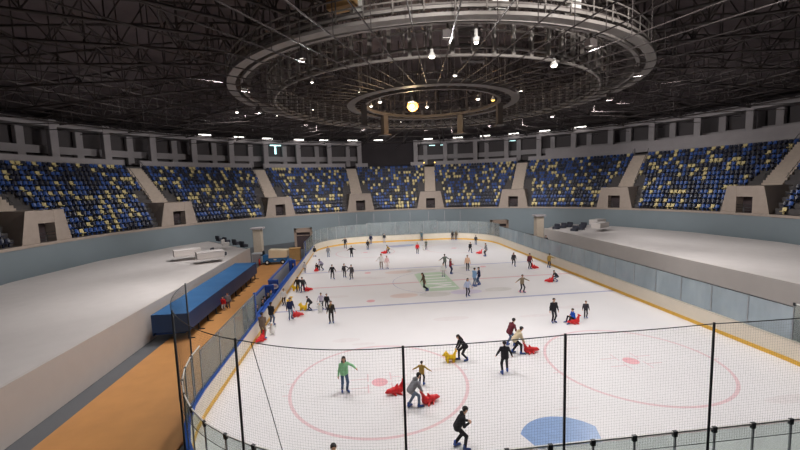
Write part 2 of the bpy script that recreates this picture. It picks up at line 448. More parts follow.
    if opt.get('scarf'):
        sdf_obj('scarf', sdf_mesh([(T(N+Vector((-.05,.02,.02))), T(N+Vector((.05,.02,.02))), .075*s, .075*s), (T(N+Vector((.05,.09,0))), T(C+Vector((.06,.15,0))), .045*s, .04*s)], vox, .02), [SCARF], root)
    # ---- skates or shoes
    for hip, kn, an, toe in legs:
        up = [(T(an+Vector((0,-.01,.07))), T(an+Vector((0,-.02,-.03))), .06*s, .055*s), (T(an+Vector((0,-.05,-.045))), T(toe+Vector((0,.02,-.0))), .042*s, .042*s)]
        if opt.get('shoes'): sdf_obj('shoe', sdf_mesh([(T(a0 if 0 else Vector(a)/s-Vector((0,0,.04))), T(Vector(c)/s-Vector((0,0,.04))), r0, r1) for a, c, r0, r1 in up[1:]], vox*.8, .03), [SHOE], root)
        else:
            k = sdf_obj('ice_skate', sdf_mesh(up, vox*.8, .03), [SKATE], root)
            d = (toe-an); d.z = 0; d.normalize(); c = (an+toe)*.5*s
            rot = Matrix.Translation((c.x, c.y, 0)) @ Matrix.Rotation(atan2(-d.x, d.y), 4, 'Z')
            zz = (an.z-.135)*s
            MB().box(-.006*s, .006*s, -.17*s, .17*s, zz+.001, zz+.045*s, T=rot).box(-.016*s, .016*s, -.13*s, -.06*s, zz+.03*s, zz+.075*s, T=rot).box(-.016*s, .016*s, .04*s, .11*s, zz+.03*s, zz+.075*s, T=rot).build('blade', M['steel'], k)
    return root

# ------------------------------------------------------------------ plastic skating aids
def make_seal():
    r = thing('seal_skating_aid', '', 'skating aid')
    b = [((0,-.24,.19), (0,.12,.19), .165, .155), ((0,.12,.19), (0,.38,.2), .15, .105), ((0,.38,.2), (0,.5,.16), .085, .06),      # belly, head, snout
         ((0,-.24,.22), (0,-.36,.5), .14, .07), ((-.09,-.4,.58), (.09,-.4,.58), .05, .05),                                    # tail rising to the push bar
         ((0,-.02,.32), (0,-.08,.47), .08, .035),                                                                             # back fin
         ((.09,-.08,.09), (.27,-.2,.05), .08, .04), ((-.09,-.08,.09), (-.27,-.2,.05), .08, .04), ((.09,.14,.09), (.24,.08,.05), .07, .04), ((-.09,.14,.09), (-.24,.08,.05), .07, .04)]
    sdf_obj('body', sdf_mesh(b, .02, .05), [M['red']], r)
    for q in (-1, 1): MB().ball((q*.075, .41, .26), .02, 8).build('eye', M['black_plastic'], r)
    MB().tube([(-.18,-.4,.59), (-.08,-.42,.6), (.08,-.42,.6), (.18,-.4,.59)], .024, 8).build('handle', M['red'], r)
    return r
def make_bear():
    r = thing('bear_skating_aid', '', 'skating aid')
    b = [((0,-.2,.27), (0,.14,.28), .15, .15), ((0,.2,.44), (0,.24,.48), .135, .13), ((0,.33,.44), (0,.4,.42), .065, .05),
         ((0,.14,.32), (0,.2,.4), .13, .12), ((.09,.2,.57), (.1,.2,.61), .045, .04), ((-.09,.2,.57), (-.1,.2,.61), .045, .04),
         ((0,-.22,.3), (0,-.34,.6), .11, .055), ((-.12,-.36,.66), (.12,-.36,.66), .042, .042)]
    for sx in (-1, 1):
        for sy in (-.2, .16): b.append(((sx*.11, sy, .23), (sx*.14, sy+.02, .065), .08, .07))
    sdf_obj('body', sdf_mesh(b, .02, .04), [M['yellow']], r)
    for q in (-1, 1): MB().ball((q*.055, .345, .51), .018, 8).build('eye', M['black_plastic'], r)
    MB().ball((0, .45, .44), .024, 8).build('nose', M['black_plastic'], r)
    MB().tube([(-.2,-.36,.67), (0,-.38,.69), (.2,-.36,.67)], .024, 8).build('handle', M['yellow'], r)
    return r
def make_penguin():
    r = thing('penguin_skating_aid', '', 'skating aid')
    b = [((0,0,.24), (0,.0,.5), .19, .14), ((0,.03,.72), (0,.03,.76), .13, .12), ((0,0,.5), (0,.02,.7), .12, .11), ((0,-.1,.12), (0,-.3,.06), .09, .04)]
    for q in (-1, 1): b += [((q*.15,0,.5), (q*.27,-.14,.4), .05, .035), ((q*.1,.1,.07), (q*.12,.24,.06), .07, .05)]
    sdf_obj('body', sdf_mesh(b, .024, .04), [M['aid_white']], r)
    MB().tube([(0,.13,.74), (0,.24,.71)], [.04, .008], 8).build('beak', M['orange'], r)
    for q in (-1, 1): MB().ball((q*.055, .13, .8), .018, 8).build('eye', M['black_plastic'], r)
    MB().tube([(-.2,-.14,.62), (-.2,-.22,.7), (.2,-.22,.7), (.2,-.14,.62)], .022, 8).build('handle', M['black_plastic'], r)
    return r
# ================================================================== THE SETTING
RX, RY, RC = 15., 30., 8.5
def rink_path(off=0., n=14):
    """closed rounded rectangle, clockwise from (-15,-21.5) going +Y"""
    pts = []
    for cx, cy, a0 in ((-1, 1, 270), (1, 1, 0), (1, -1, 90), (-1, -1, 180)):
        for i in range(n+1):
            a = R(a0+90*i/n); pts.append((cx*(RX-RC)+(RC+off)*sin(a), cy*(RY-RC)+(RC+off)*cos(a)))
    return pts

# ---- ice: one slab, the painted markings are part of its mesh
ice = MB(); ice.prism([(x, y) for x, y in reversed(rink_path(.02, 20))], -.12, 0, 0)
def flat(poly, mi, z):
    if sum(poly[i][0]*poly[(i+1)%len(poly)][1]-poly[(i+1)%len(poly)][0]*poly[i][1] for i in range(len(poly))) < 0: poly = poly[::-1]
    ice.add([(x, y, z) for x, y in poly], [tuple(range(len(poly)))], mi)
def ring(cx, cy, r, w, mi, z, n=64):
    vs = [(cx+q*cos(2*pi*i/n), cy+q*sin(2*pi*i/n), z) for q in (r-w/2, r+w/2) for i in range(n)]
    ice.add(vs, [(i, n+i, n+(i+1)%n, (i+1)%n) for i in range(n)], mi)
def disc(cx, cy, r, mi, z, n=28, sy=1.): flat([(cx+r*cos(2*pi*i/n), cy+sy*r*sin(2*pi*i/n)) for i in range(n)], mi, z)
def rect(x0, x1, y0, y1, mi, z): flat([(x0,y0),(x1,y0),(x1,y1),(x0,y1)], mi, z)
# materials: 0 ice 1 faint red 2 centre red 3 dot 4 blue 5 crease 6 green 7 white 8 smear red 9 smear grey 10 smear lilac 11 scuffed
for y in (-7.14, 7.14): rect(-15, 15, y-.15, y+.15, 4, .002)
rect(-15, 15, -.15, .15, 2, .002)
for y in (-26, 26): rect(-13.6, 13.6, y-.025, y+.025, 1, .002)
ring(0, 0, 4.5, .05, 4, .002)
for sx in (-7, 7):
    for sy in (-20, 20):
        ring(sx, sy, 4.5, .16, 1, .0025); disc(sx, sy, .42, 3, .003)
        for q in (-1, 1):
            rect(sx+q*4.5-.03-.3*(q<0), sx+q*4.5+.03+.3*(q>0), sy-.6, sy-.54, 1, .002); rect(sx+q*4.5-.03-.3*(q<0), sx+q*4.5+.03+.3*(q>0), sy+.54, sy+.6, 1, .002)
            for p in (-1, 1): rect(sx+q*.6-.03, sx+q*.6+.03, sy+p*.55-.4, sy+p*.55+.4, 1, .002); rect(sx+q*.6, sx+q*1.5, sy+p*.45-.03, sy+p*.45+.03, 1, .002)
    for sy in (-5.64, 5.64): disc(sx, sy, .38, 3, .003)
for q in (-1, 1):
    flat([(1.3, q*-26)]+[(1.85*cos(R(a)), q*(-26+1.85*sin(R(a)))) for a in range(30, 151, 8)]+[(-1.3, q*-26)], 5, .003)
# centre logo: green panel with white strokes, and faint sponsor smears either side
lg = [(-1.75,-3.3),(-1.2,-3.7),(1.2,-3.7),(1.75,-3.3),(1.75,3.6),(1.2,4.1),(-1.2,4.1),(-1.75,3.6)]
flat(lg, 6, .004)
def stroke(pts, w, mi=7, z=.006):
    for (ax, ay), (bx, by) in zip(pts, pts[1:]):
        d = Vector((bx-ax, by-ay)); n = Vector((-d.y, d.x)).normalized()*w/2; e = d.normalized()*w/2
        flat([(ax-n.x-e.x, ay-n.y-e.y), (bx-n.x+e.x, by-n.y+e.y), (bx+n.x+e.x, by+n.y+e.y), (ax+n.x-e.x, ay+n.y-e.y)], mi, z); z += .0004
stroke([(-.5, 2.7), (1.1, 2.7)], .42); stroke([(-.8, 1.3), (1.1, 1.3)], .36); stroke([(-.8, .2), (1.1, .2)], .3, z=.0065)
stroke([(1.3, -.9), (-.9, -.9), (1.1, -1.7), (-.9, -2.5), (1.4, -2.5)], .34)
disc(-3.9, -4.6, 1.3, 8, .003, sy=.55); disc(-1.0, -4.8, 1.5, 9, .003, sy=.5); disc(2.0, -4.6, 1.5, 10, .003, sy=.5); disc(5.2, -4.4, 1.3, 9, .003, sy=.5)
disc(-3.4, 5.2, 1.6, 8, .003, sy=.5); disc(-.6, 5.6, 1.8, 9, .003, sy=.5); disc(5.2, 5.6, 1.2, 9, .003, sy=.5); disc(-1.6, 24.6, 1.8, 4, .004, sy=.6)
for i in range(26):
    x, y = rng.uniform(-12, 12), rng.uniform(-27, 25); disc(x, y, rng.uniform(.5, 1.6), 11, .0012+.00002*i, sy=rng.uniform(.15, .4))
ice.build('ice_floor', [M[k] for k in ('ice','red_line','red_mid','red_dot','blue_line','crease','logo_green','logo_white','smear_red','smear_grey','smear_lilac','ice_scuff')], kind='structure')

# ---- floors round the rink
g = MB(); g.lathe([(0, 0), (61, 0)], 72); g.add([], [])
g.build('floor', M['floor'], kind='structure').location.z = -.13
MB().box(-21.25, -15.25, -31, 15.5, -.1, -.01).build('floor_wood', M['wood'], kind='structure')

# ---- bowl wall, tiers, gallery, roof
RI, RO, ZI, ZO, NR = 42., 53.2, 5.2, 14.6, 14
MB().lathe([(RI, -.12), (RI, ZI-.25)], 120).build('wall_bowl', M['teal'], kind='structure')
MB().lathe([(RI-.12, ZI-.28), (RI-.12, ZI+.02), (RI+.3, ZI+.02), (RI+.3, ZI-.28), (RI-.12, ZI-.28)], 120, smooth=False).build('trim_1', M['vomitory'], kind='structure')
prof = [(RI+.2, ZI)]
dr, dz = (RO-RI-.6)/NR, (ZO-ZI)/NR
for i in range(NR): prof += [(RI+.6+dr*i+dr, ZI+dz*i), (RI+.6+dr*i+dr, ZI+dz*(i+1))]
prof += [(RO+1.2, ZO)]
MB().lathe(prof, 150, smooth=False, a0=R(-125), a1=R(125)).build('floor_tier', M['concrete_dk'], kind='structure')
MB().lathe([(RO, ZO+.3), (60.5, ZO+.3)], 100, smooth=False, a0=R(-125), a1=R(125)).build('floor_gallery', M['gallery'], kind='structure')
MB().lathe([(60.3, 13), (60.3, 24.5)], 100).build('wall_back', M['black_wall'], kind='structure')
MB().lathe([(60.4, 22.2), (50, 23.2), (35, 24.6), (20, 25.6), (.01, 26)], 100).build('ceiling', M['roof'], kind='structure')

AISLES = (-81, -56.6, -32.2, -10.0, 10.2, 33.2, 57.8, 82.4)
for a in AISLES:
    T = Matrix.Rotation(-R(a), 4, 'Z')
    m = MB()
    for i in range(5, NR): m.box(-1.2, 1.2, RI+.5+dr*i, RI+.6+dr*(i+1)+.05, ZI+dz*i-.3, ZI+dz*i+.06, T=T).box(-1.2, 1.2, RI+.6+dr*i+dr*.5, RI+.6+dr*(i+1)+.05, ZI+dz*i+.05, ZI+dz*i+.06+dz*.5, T=T)
    m.build('stair_aisle', M['concrete'], kind='structure')
    # vomitory: flared concrete block with a dark opening and a low rail
    m = MB(); zt = ZI+3.5; yb = RI+6.2; y0 = RI+.15
    for q in (-1, 1):
        pl = [(q*.95, y0), (q*2.9, y0), (q*2.2, yb), (q*.95, yb)]
        n = 4; vs = [(x, y, ZI-.2) for x, y in pl]+[(q*.95, y0, zt), (q*2.15, y0, zt), (q*2.0, yb, zt), (q*.95, yb, zt)]
        fs = [(3,2,1,0), (4,5,6,7), (0,1,5,4), (1,2,6,5), (2,3,7,6), (3,0,4,7)]
        m.add([tuple(T @ Vector(v)) for v in vs], fs if q > 0 else [f[::-1] for f in fs])
    m.box(-1.0, 1.0, y0+.02, yb, ZI+2.1, zt-.02, T=T)
    v = m.build('vomitory', M['vomitory'], kind='structure')
    MB().box(-.96, .96, y0+1.2, y0+1.3, ZI, ZI+2.15, T=T).build('dark_doorway', M['doorway_dk'], v)  # dark sheet inside the opening stands for its unlit depth
    rl = MB()
    for zz in (.35, .7, 1.05): rl.tube([T @ Vector((-1.15, y0+.1, ZI+zz)), T @ Vector((1.15, y0+.1, ZI+zz))], .03, 5)
    for xx in (-1.15, 0, 1.15): rl.tube([T @ Vector((xx, y0+.1, ZI)), T @ Vector((xx, y0+.1, ZI+1.05))], .03, 5)
    rl.build('rail', M['pole'], v)
    rl = MB()
    for q in (-1, 1):
        rl.tube([T @ Vector((q*1.25, RI+.6+dr*6, ZI+dz*5+1.0)), T @ Vector((q*1.25, RO, ZO+.9))], .03, 5)
        for i in range(6, NR): rl.tube([T @ Vector((q*1.25, RI+.6+dr*(i+.5), ZI+dz*i)), T @ Vector((q*1.25, RI+.6+dr*(i+.5), ZI+dz*i+1.0))], .02, 5)
    rl.build('handrail', M['pole'], v)

# parapets at the top of the tiers, broken by the aisles and by the dark screen bay in the middle
def arc_block(name, a0, a1, r0, r1, z0, z1, m, n=None, kind='structure', parent=None):
    n = n or max(1, int(abs(a1-a0)/2))
    mb = MB(); vs = []
    for i in range(n+1):
        a = a0+(a1-a0)*i/n
        for r, z in ((r0, z0), (r1, z0), (r1, z1), (r0, z1)): vs.append(tuple(pol(r, a, z)))
    fs = [(3,2,1,0)]+[(4*i+k, 4*i+(k+1)%4, 4*i+4+(k+1)%4, 4*i+4+k) for i in range(n) for k in range(4)]+[(4*n, 4*n+1, 4*n+2, 4*n+3)]
    mb.add(vs, fs); return mb.build(name, m, parent, kind)
ed = [-110]+[x for a in AISLES for x in (a-1.25, a+1.25)]+[110]
for a0, a1 in zip(ed[::2], ed[1::2]):
    for b0, b1 in ((a0, min(a1, -5.6)), (max(a0, 5.4), a1)):
        if b1-b0 > .6: arc_block('parapet', b0, b1, RO+.1, RO+.5, ZO-.05, ZO+1.05, M['frame'])
# gallery frames: columns, top beam, middle beam, dark bays behind
colang = [-7.4-7.45*i for i in range(12)], [6.8+7.46*i for i in range(12)]
for side, lst in enumerate(colang):
    sg = -1 if side == 0 else 1
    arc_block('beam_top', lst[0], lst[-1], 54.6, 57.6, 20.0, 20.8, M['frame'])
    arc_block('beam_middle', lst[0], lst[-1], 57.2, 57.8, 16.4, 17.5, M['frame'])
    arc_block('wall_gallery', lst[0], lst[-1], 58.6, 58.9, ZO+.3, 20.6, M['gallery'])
    if sg > 0: arc_block('parapet_high', 38.3, lst[-1], RO+.65, RO+.9, ZO+.3, ZO+2.3, M['frame'])
    for a in lst:
        T = Matrix.Rotation(-R(a), 4, 'Z')
        MB().bbox(-.5, .5, 54.5, 55.4, ZO+.3, 20.95, .05, T=T).build('column_front', M['frame'], kind='structure')
        T = Matrix.Rotation(-R(a+sg*2.5), 4, 'Z')
        MB().bbox(-.5, .5, 57.2, 58, ZO+.3, 20.0, .05, T=T).build('column_rear', M['frame'], kind='structure')
arc_block('wall_screen', -6.8, 6.3, 56.4, 56.8, ZO+.2, 22.2, M['black_wall'])
# ---- far-wall strip lamps above the columns
stripang = [-42.5,-35.4,-29.3,-22.1,-16,-9.1,-2.6, 10.1, 17.5, 24.2, 31, 38, 45.6]
side_words = ['first','second','third','fourth','fifth','sixth','seventh','eighth','ninth','tenth','eleventh','twelfth','thirteenth']
for i, a in enumerate(stripang):
    t = thing('strip_lamp', 'white strip lamp along the gallery top beam, %s from the left' % side_words[i], 'lamp', tuple(pol(54.2, a, 21.0)), -R(a), 'strip lamps above the gallery')
    MB().bbox(-1.15, 1.15, -.14, .14, .1, .28, .03).build('housing', M['white_paint'], t)
    MB().bbox(-1.1, 1.1, -.12, .12, 0, .1, .02).build('tube', M['strip'], t)
t = thing('gallery_lamp', 'cool white T-shaped lamp glowing in the left gallery bay', 'lamp', tuple(pol(56.4, -27.0, 19.2)), R(27))
MB().box(-1.2, 1.2, -.1, .1, .6, .85).build('tube', M['strip_teal'], t); MB().box(-.25, .1, -.1, .1, -1.2, .6).build('downlight', M['strip_teal'], t)
for i, (a, w) in enumerate(((9.0, 'left of the first right gallery column'), (11.8, 'right of the first right gallery column'), (28.4, 'in the third right gallery bay'))):
    t = thing('gallery_lamp', 'short cool ceiling lamp %s' % ('inside the gallery, '+w), 'lamp', tuple(pol(55.9, a+2, 19.6)), -R(a+2), 'lamps inside the right gallery')
    MB().box(-.7, .7, -.1, .1, 0, .12).build('tube', M['strip_teal'], t); MB().box(-.75, .75, -.12, .12, .12, .3).build('housing', M['frame'], t)
t = thing('aisle_light', 'warm lamp lighting the top of the central right aisle', 'lamp', tuple(pol(51.6, 10.2, ZO-.2)), -R(10.2))
MB().box(-1.3, -1.2, -.1, .1, -.6, 1.1).box(1.2, 1.3, -.1, .1, -.6, 1.1).build('post', M['pole'], t)
MB().ball((-1.25, -.12, .9), .14, 8).ball((1.25, -.12, .9), .14, 8).build('bulb', M['amber'], t)

# ---- roof: purlin rings, radial trusses (structure), thin radial rods (things)
for r, z in ((12, 23.6), (17, 23.2), (23, 22.8), (29, 22.4), (35, 21.9), (41, 21.4), (47, 20.9), (53, 20.4)):
    m = MB(); n = 72
    for dzz in (0, 1.1): m.tube([pol(r, 360*i/n, z+dzz) for i in range(n)], .09, 5, closed=True)
    for i in range(n): m.tube([pol(r, 360*i/n, z), pol(r, 360*(i+.5)/n, z+1.1), pol(r, 360*(i+1)/n, z)], .045, 4, cap=False)
    m.build('beam_ring', M['truss'], kind='structure')
for k in range(36):
    a = k*10+4; m = MB()
    lo = [(r, 21.6-(r-10)*.028) for r in range(10, 59, 2)]
    hi = [(r, 25.5-(r-10)*.066) for r in range(10, 59, 2)]
    m.tube([pol(r, a, z) for r, z in lo], .11, 5); m.tube([pol(r, a, z) for r, z in hi], .11, 5)
    for i in range(len(lo)-1):
        p, q = (lo, hi) if i % 2 == 0 else (hi, lo)
        m.tube([pol(p[i][0], a, p[i][1]), pol(q[i+1][0], a, q[i+1][1])], .06, 4, cap=False)
        m.tube([pol(lo[i][0], a, lo[i][1]), pol(hi[i][0], a, hi[i][1])], .05, 4, cap=False)
    m.build('beam_truss', M['truss'], kind='structure')
rod = None
for k in range(60):
    a = k*6+1.6
    if not (abs((a-180+180) % 360-180) < 180): continue
    if rod is None:
        m = MB(); m.tube([(0, 8.6, 18.05), (0, 14.8, 17.8), (0, 40, 18.3), (0, 53, 19.0)], .042, 5); m.tube([(0, 20, 17.9), (0, 20, 21.0)], .025, 5); m.tube([(0, 32, 18.1), (0, 32, 21)], .025, 5)
        rod = m.build('radial_rod', M['truss'])
        tag(rod, 'thin grey steel rod running from the centre ring out to the walls', 'rod', 'radial rods under the roof'); o = rod
    else: o = rod.copy(); col.objects.link(o)
    o.rotation_euler.z = -R(a)

# ---- the centre ring: two flat bands with bracket drops and hanging rods
t = thing('centre_ring', 'round grey lighting ring hanging at the middle of the roof', 'ring', (0, 0, 18))
def band(r0, r1, z0, z1, n=72): return MB().lathe([(r0, z0), (r1, z0), (r1, z1), (r0, z1), (r0, z0)], n, smooth=False)
band(7.7, 8.45, 0, .35).build('outer_band', M['ring_mid'], t)
band(6.5, 6.75, 0, .3).build('inner_band', M['ring_mid'], t)
for k in range(48): MB().box(-.05, .05, 6.7, 7.8, .12, .24, T=Matrix.Rotation(R(7.5*k), 4, 'Z')).build('rung', M['truss'], t)
m = MB()
for k in range(24): m.tube([pol(7.2, 15*k, .3), pol(7.2, 15*k, 7)], .05, 5)
m.build('hanger_rods', M['truss_mid'], t)
m = MB()
for k in range(30): m.tube([pol(5.9, 12*k+3, .4), pol(5.9, 12*k+3, 4.6)], .04, 4)
m.tube([pol(5.9, 5*k, 1.6) for k in range(72)], .05, 4, closed=True); m.tube([pol(5.9, 5*k, 3) for k in range(72)], .05, 4, closed=True)
m.build('inner_cage', M['truss'], t)
for a in (95, 265, 40, 320): 
    T = Matrix.Rotation(-R(a), 4, 'Z'); MB().box(-.35, .35, 6.6, 7.1, -2.0, .05, T=T).box(-.6, .6, 6.4, 7.3, -2.15, -2.0, T=T).build('drop_bracket', M['ring_mid'], t)

# ---- the big catwalk ring
t = thing('catwalk_ring', 'large pale steel catwalk ring with railings circling under the roof', 'catwalk', (0, 0, 0))
band(18.15, 18.8, 18.8, 18.98).build('outer_beam', M['ring'], t); band(18.55, 18.72, 19.22, 19.38).build('toe_rail', M['ring'], t); band(18.3, 18.5, 19.5, 19.6).build('cable_tray', M['ring_mid'], t); band(17.5, 17.75, 18.85, 19.1).build('middle_beam', M['ring'], t)
m = MB()
for k in range(240):
    T = Matrix.Rotation(R(1.5*k), 4, 'Z'); m.box(-.07, .07, 16.9, 18.3, 19.1, 19.22, T=T)
m.build('deck', M['ring_mid'], t)
m = MB()
for zz in (18.0, 18.45): m.tube([pol(15.05, 5*k, zz) for k in range(72)], .1, 6, closed=True)
m.build('lower_chord', M['ring'], t)
m = MB()
for zz in (19.5, 20.3): m.tube([pol(15.05, 5*k, zz) for k in range(72)], .08, 6, closed=True)
m.build('upper_chord', M['ring_mid'], t)
for k in range(72):
    MB().box(-.11, .11, -.11, .11, 18, 20.4, T=Matrix.Translation(pol(15.05, 5*k+1, 0)) @ Matrix.Rotation(-R(5*k+1), 4, 'Z')).build('post', M['ring'], t)
m = MB()
for r in (18.75, 15.6):
    for zz in (19.7, 20.25): m.tube([pol(r, 5*k, zz) for k in range(72)], .05, 5, closed=True)
    for k in range(72): m.tube([pol(r, 5*k+2, 19.1 if r > 16 else 18.1), pol(r, 5*k+2, 20.25)], .045, 5)
m.build('railing', M['ring'], t)
m = MB()
for k in range(36):
    m.tube([pol(15.1, 10*k, 20.3), pol(17.6, 10*k, 18.95)], .05, 5); m.tube([pol(15.1, 10*k, 20.3), pol(15.1, 10*k, 23)], .06, 5); m.tube([pol(18.3, 10*k, 19.1), pol(17, 10*k+3, 23)], .05, 5); m.tube([pol(16, 10*k+5, 19.2), pol(16, 10*k+5, 23)], .06, 5)
m.build('brace', M['ring_mid'], t)
# ladder stair, hoist boxes and projector hung on the catwalk
def hang_box(name, label, cat, r, a, z, sx, sy, sz, m, legs=0.):
    t = thing(name, label, cat, tuple(pol(r, a, z)), -R(a))
    MB().bbox(-sx, sx, -sy, sy, 0, sz, .04).build('case', M[m], t)
    l = MB()
    for q in (-1, 1): l.tube([(q*sx*.7, 0, 0), (q*sx*.7, 0, -legs)] if legs else [(q*sx*.7, 0, sz), (q*sx*.7, 0, sz+1.2)], .05, 5)
    l.build('bracket', M['ring_mid'], t)
hang_box('hoist_crate', 'tan plywood hoist crate standing on the catwalk at the top', 'crate', 17.9, 207.0, 20.15, .85, .4, .5, 'crate', 1.0)
hang_box('control_box', 'white control box beside the tan hoist crate on the catwalk', 'box', 17.4, 205.0, 19.9, .3, .3, 1.1, 'white_paint', .7)
hang_box('equipment_cabinet', 'pair-wide white equipment cabinet on the catwalk rail right of centre', 'box', 17.2, 178.2, 19.6, .5, .3, .6, 'white_paint', .4)
hang_box('speaker_box', 'white box on the catwalk near the right edge of the photo', 'box', 17.6, 163.0, 19.6, .35, .3, .9, 'white_paint', .4)
t = thing('catwalk_ladder', 'dark slatted ladder panel rising from the centre to the catwalk', 'ladder', (0,0,0))
m = MB(); A0, A1 = pol(13.6, 179.5, 17.9), pol(16.9, 184, 19.8)
ax = (A1-A0); sd = Vector((1.0,0,0))
for q in (-1, 1): m.tube([A0+sd*q*.75, A1+sd*q*.75], .06, 5)
m.build('stringer', M['truss_mid'], t)
for i in range(9):
    c = A0+ax*(i+.5)/9; MB().box(-.75, .75, -.22, .22, -.04, .04, T=Matrix.Translation(c)).build('tread', M['truss'], t)
t = thing('projector_lamp', 'long white hanging lamp in front of the dark ladder', 'lamp', (-.83, -17.39, 17.9))
MB().lathe([(.0, 0), (.16, 0), (.2, .25), (.1, .3), (.1, 1.1), (0, 1.1)], 12).build('barrel', M['white_paint'], t); MB().ball((0,0,.02), .14, 8).build('bulb', M['bulb'], t)

# ---- small hanging lamps, each where it hangs
LAMPS = [((-21.9,10.47,19.5),1.3,'bright cool lamp above the left gallery, left of all roof lamps'),((-12.7,9.16,19.5),.6,'small lamp right of the bright left gallery lamp'),((-11.2,-4.86,19),.8,'small white lamp among the left radial rods'),
 ((-7.18,-4.23,18.3),1,'small lamp at the left shoulder of the centre ring'),((-3.0,-15.68,17.6),1.3,'white lamp hanging under the catwalk left of the ladder'),((-.34,-10.73,17.9),1,'small lamp hanging between catwalk and centre ring'),
 ((5.53,-13.97,17.6),1.4,'white lamp hanging under the right part of the catwalk'),((7.51,-4.22,18.3),1,'small lamp at the right end of the centre ring'),((14.83,14.24,19.5),1.3,'lamp right of the centre ring above the right gallery'),
 ((-5.32,-2.0,17.9),1.2,'white floodlight inside the left half of the centre ring, upper one'),((-6.1,-.22,17.9),1,'warm floodlight inside the left half of the centre ring, lower one'),((-.28,1.07,18),1.1,'small white lamp just right of the warm bright lamp'),
 ((3.87,-2.92,17.9),1.2,'white floodlight inside the right half of the centre ring'),((5.5,-2.43,17.9),1.2,'amber floodlight at the right inside of the centre ring'),((-18.18,15.51,20),.5,'faint small lamp over the left gallery bays'),((-11.02,25.95,20.5),.5,'faint lamp low behind the left roof rods'),
 ((-9,24,20.3),.9,'small lamp below left of the centre ring'),((-4,22,20.2),.8,'small lamp straight below the warm bright lamp, left one'),((-.5,23,20.2),.8,'small lamp straight below the warm bright lamp, right one'),((3,21,20),.8,'small lamp below the right half of the centre ring'),
 ((9,20,20),.8,'small lamp below the right end of the centre ring'),((19,17,19.9),.7,'far right small lamp over the right gallery')]
for i, (p, sz, lab) in enumerate(LAMPS):
    t = thing('roof_lamp', lab, 'lamp', p, 0, 'small lamps hanging from the roof')
    a = sz*.13
    MB().lathe([(0, a*3.2), (a*.5, a*3.0), (a*.6, a*2), (a*1.35, a*.8), (a*1.4, a*.5), (0, a*.45)], 10).build('shade', M['white_paint'], t)
    MB().tube([(0,0,a*3), (0,0,21.8-p[2])], .025, 5).build('drop_rod', M['truss_mid'], t)
    MB().ball((0,0,a*.35), (a*1.1,a*1.1,a*.5), 8).build('bulb', M['amber' if 'amber' in lab else 'bulb'], t)
t = thing('bright_lamp', 'bright warm lamp burning inside the centre ring', 'lamp', (-1.93, .49, 18))
MB().lathe([(0,1.1), (.1,1.05), (.14,.7), (.42,.5), (.45,.42), (.3,.4)], 14).build('shade', M['white_paint'], t)
d = MB().lathe([(.12,-.28),(.28,-.24),(.46,-.12),(.55,.03),(.57,.03),(.48,-.14),(.28,-.27),(.12,-.31)], 20).build('halo_dish', M['halo_dish'], t); d.location = (.1,.15,.1); d.rotation_euler = (R(75), 0, R(-8))  # dish made up to imitate the warm halo round the bulb
MB().ball((0,0,.1), .21, 14).build('bulb', M['warm'], t); MB().tube([(0,0,.85), (0,0,7)], .03, 5).build('drop_rod', M['truss_mid'], t)

# ---- rink boards
t = thing('rink_boards', 'white rink boards with yellow kick strip and glass all round the ice', 'rink boards', (0,0,0))
def resample(pts, a, b):
    return pts
path = rink_path(0, 14)
def wall_strip(p, o0, o1, z0, z1):
    """extrude an open/closed list of (x,y,nx,ny) between two offsets"""
    m = MB(); n = len(p); vs = []
    for x, y, nx, ny in p:
        vs += [(x+nx*o0, y+ny*o0, z0), (x+nx*o1, y+ny*o1, z0), (x+nx*o1, y+ny*o1, z1), (x+nx*o0, y+ny*o0, z1)]
    fs = [(4*i+k, 4*i+(k+1)%4, 4*i+4+(k+1)%4, 4*i+4+k) for i in range(n-1) for k in range(4)]+[(3,2,1,0), (4*n-4,4*n-3,4*n-2,4*n-1)]
    return m.add(vs, [f[::-1] for f in fs])
def seg(a, b, n):     # straight or arc piece given as function of parameter
    return [(a[0]+(b[0]-a[0])*i/n, a[1]+(b[1]-a[1])*i/n) for i in range(n+1)]
def arcp(cx, cy, a0, a1, n=10): return [(cx+RC*sin(R(a0+(a1-a0)*i/n)), cy+RC*cos(R(a0+(a1-a0)*i/n))) for i in range(n+1)]
def withn(p):
    out = []
    for i, (x, y) in enumerate(p):
        a = p[max(i-1,0)]; b = p[min(i+1,len(p)-1)]; d = Vector((b[0]-a[0], b[1]-a[1])).normalized(); out.append((x, y, -d.y, d.x))   # outside = left of travel (clockwise)
    return out
FX, FY = RX-RC, RY-RC
runs = {'left': withn(seg((-15,-FY), (-15,FY), 4)), 'far_left': withn(arcp(-FX, FY, 270, 360)), 'far': withn(seg((-FX,30), (FX,30), 2)), 'far_right': withn(arcp(FX, FY, 0, 90)),
        'right': withn(seg((15,FY), (15,-FY), 4)), 'near_right': withn(arcp(FX, -FY, 90, 180)), 'near': withn(seg((FX,-30), (-FX,-30), 2)), 'near_left': withn(arcp(-FX, -FY, 180, 270))}
HB = 1.15
for k, p in runs.items():
    wall_strip(p, 0, .16, -.05, HB).build('board', M['board'], t)
    wall_strip(p, -.02, 0.0, .0, .24).build('kick_strip', M['kick'], t)
    wall_strip(p, -.03, .2, HB, HB+.07).build('top_rail', M['cap_blue' if k in ('left', 'near_left') else 'cap_grey'], t, label='blue top rail' if k in ('left', 'near_left') else 'cream top rail')
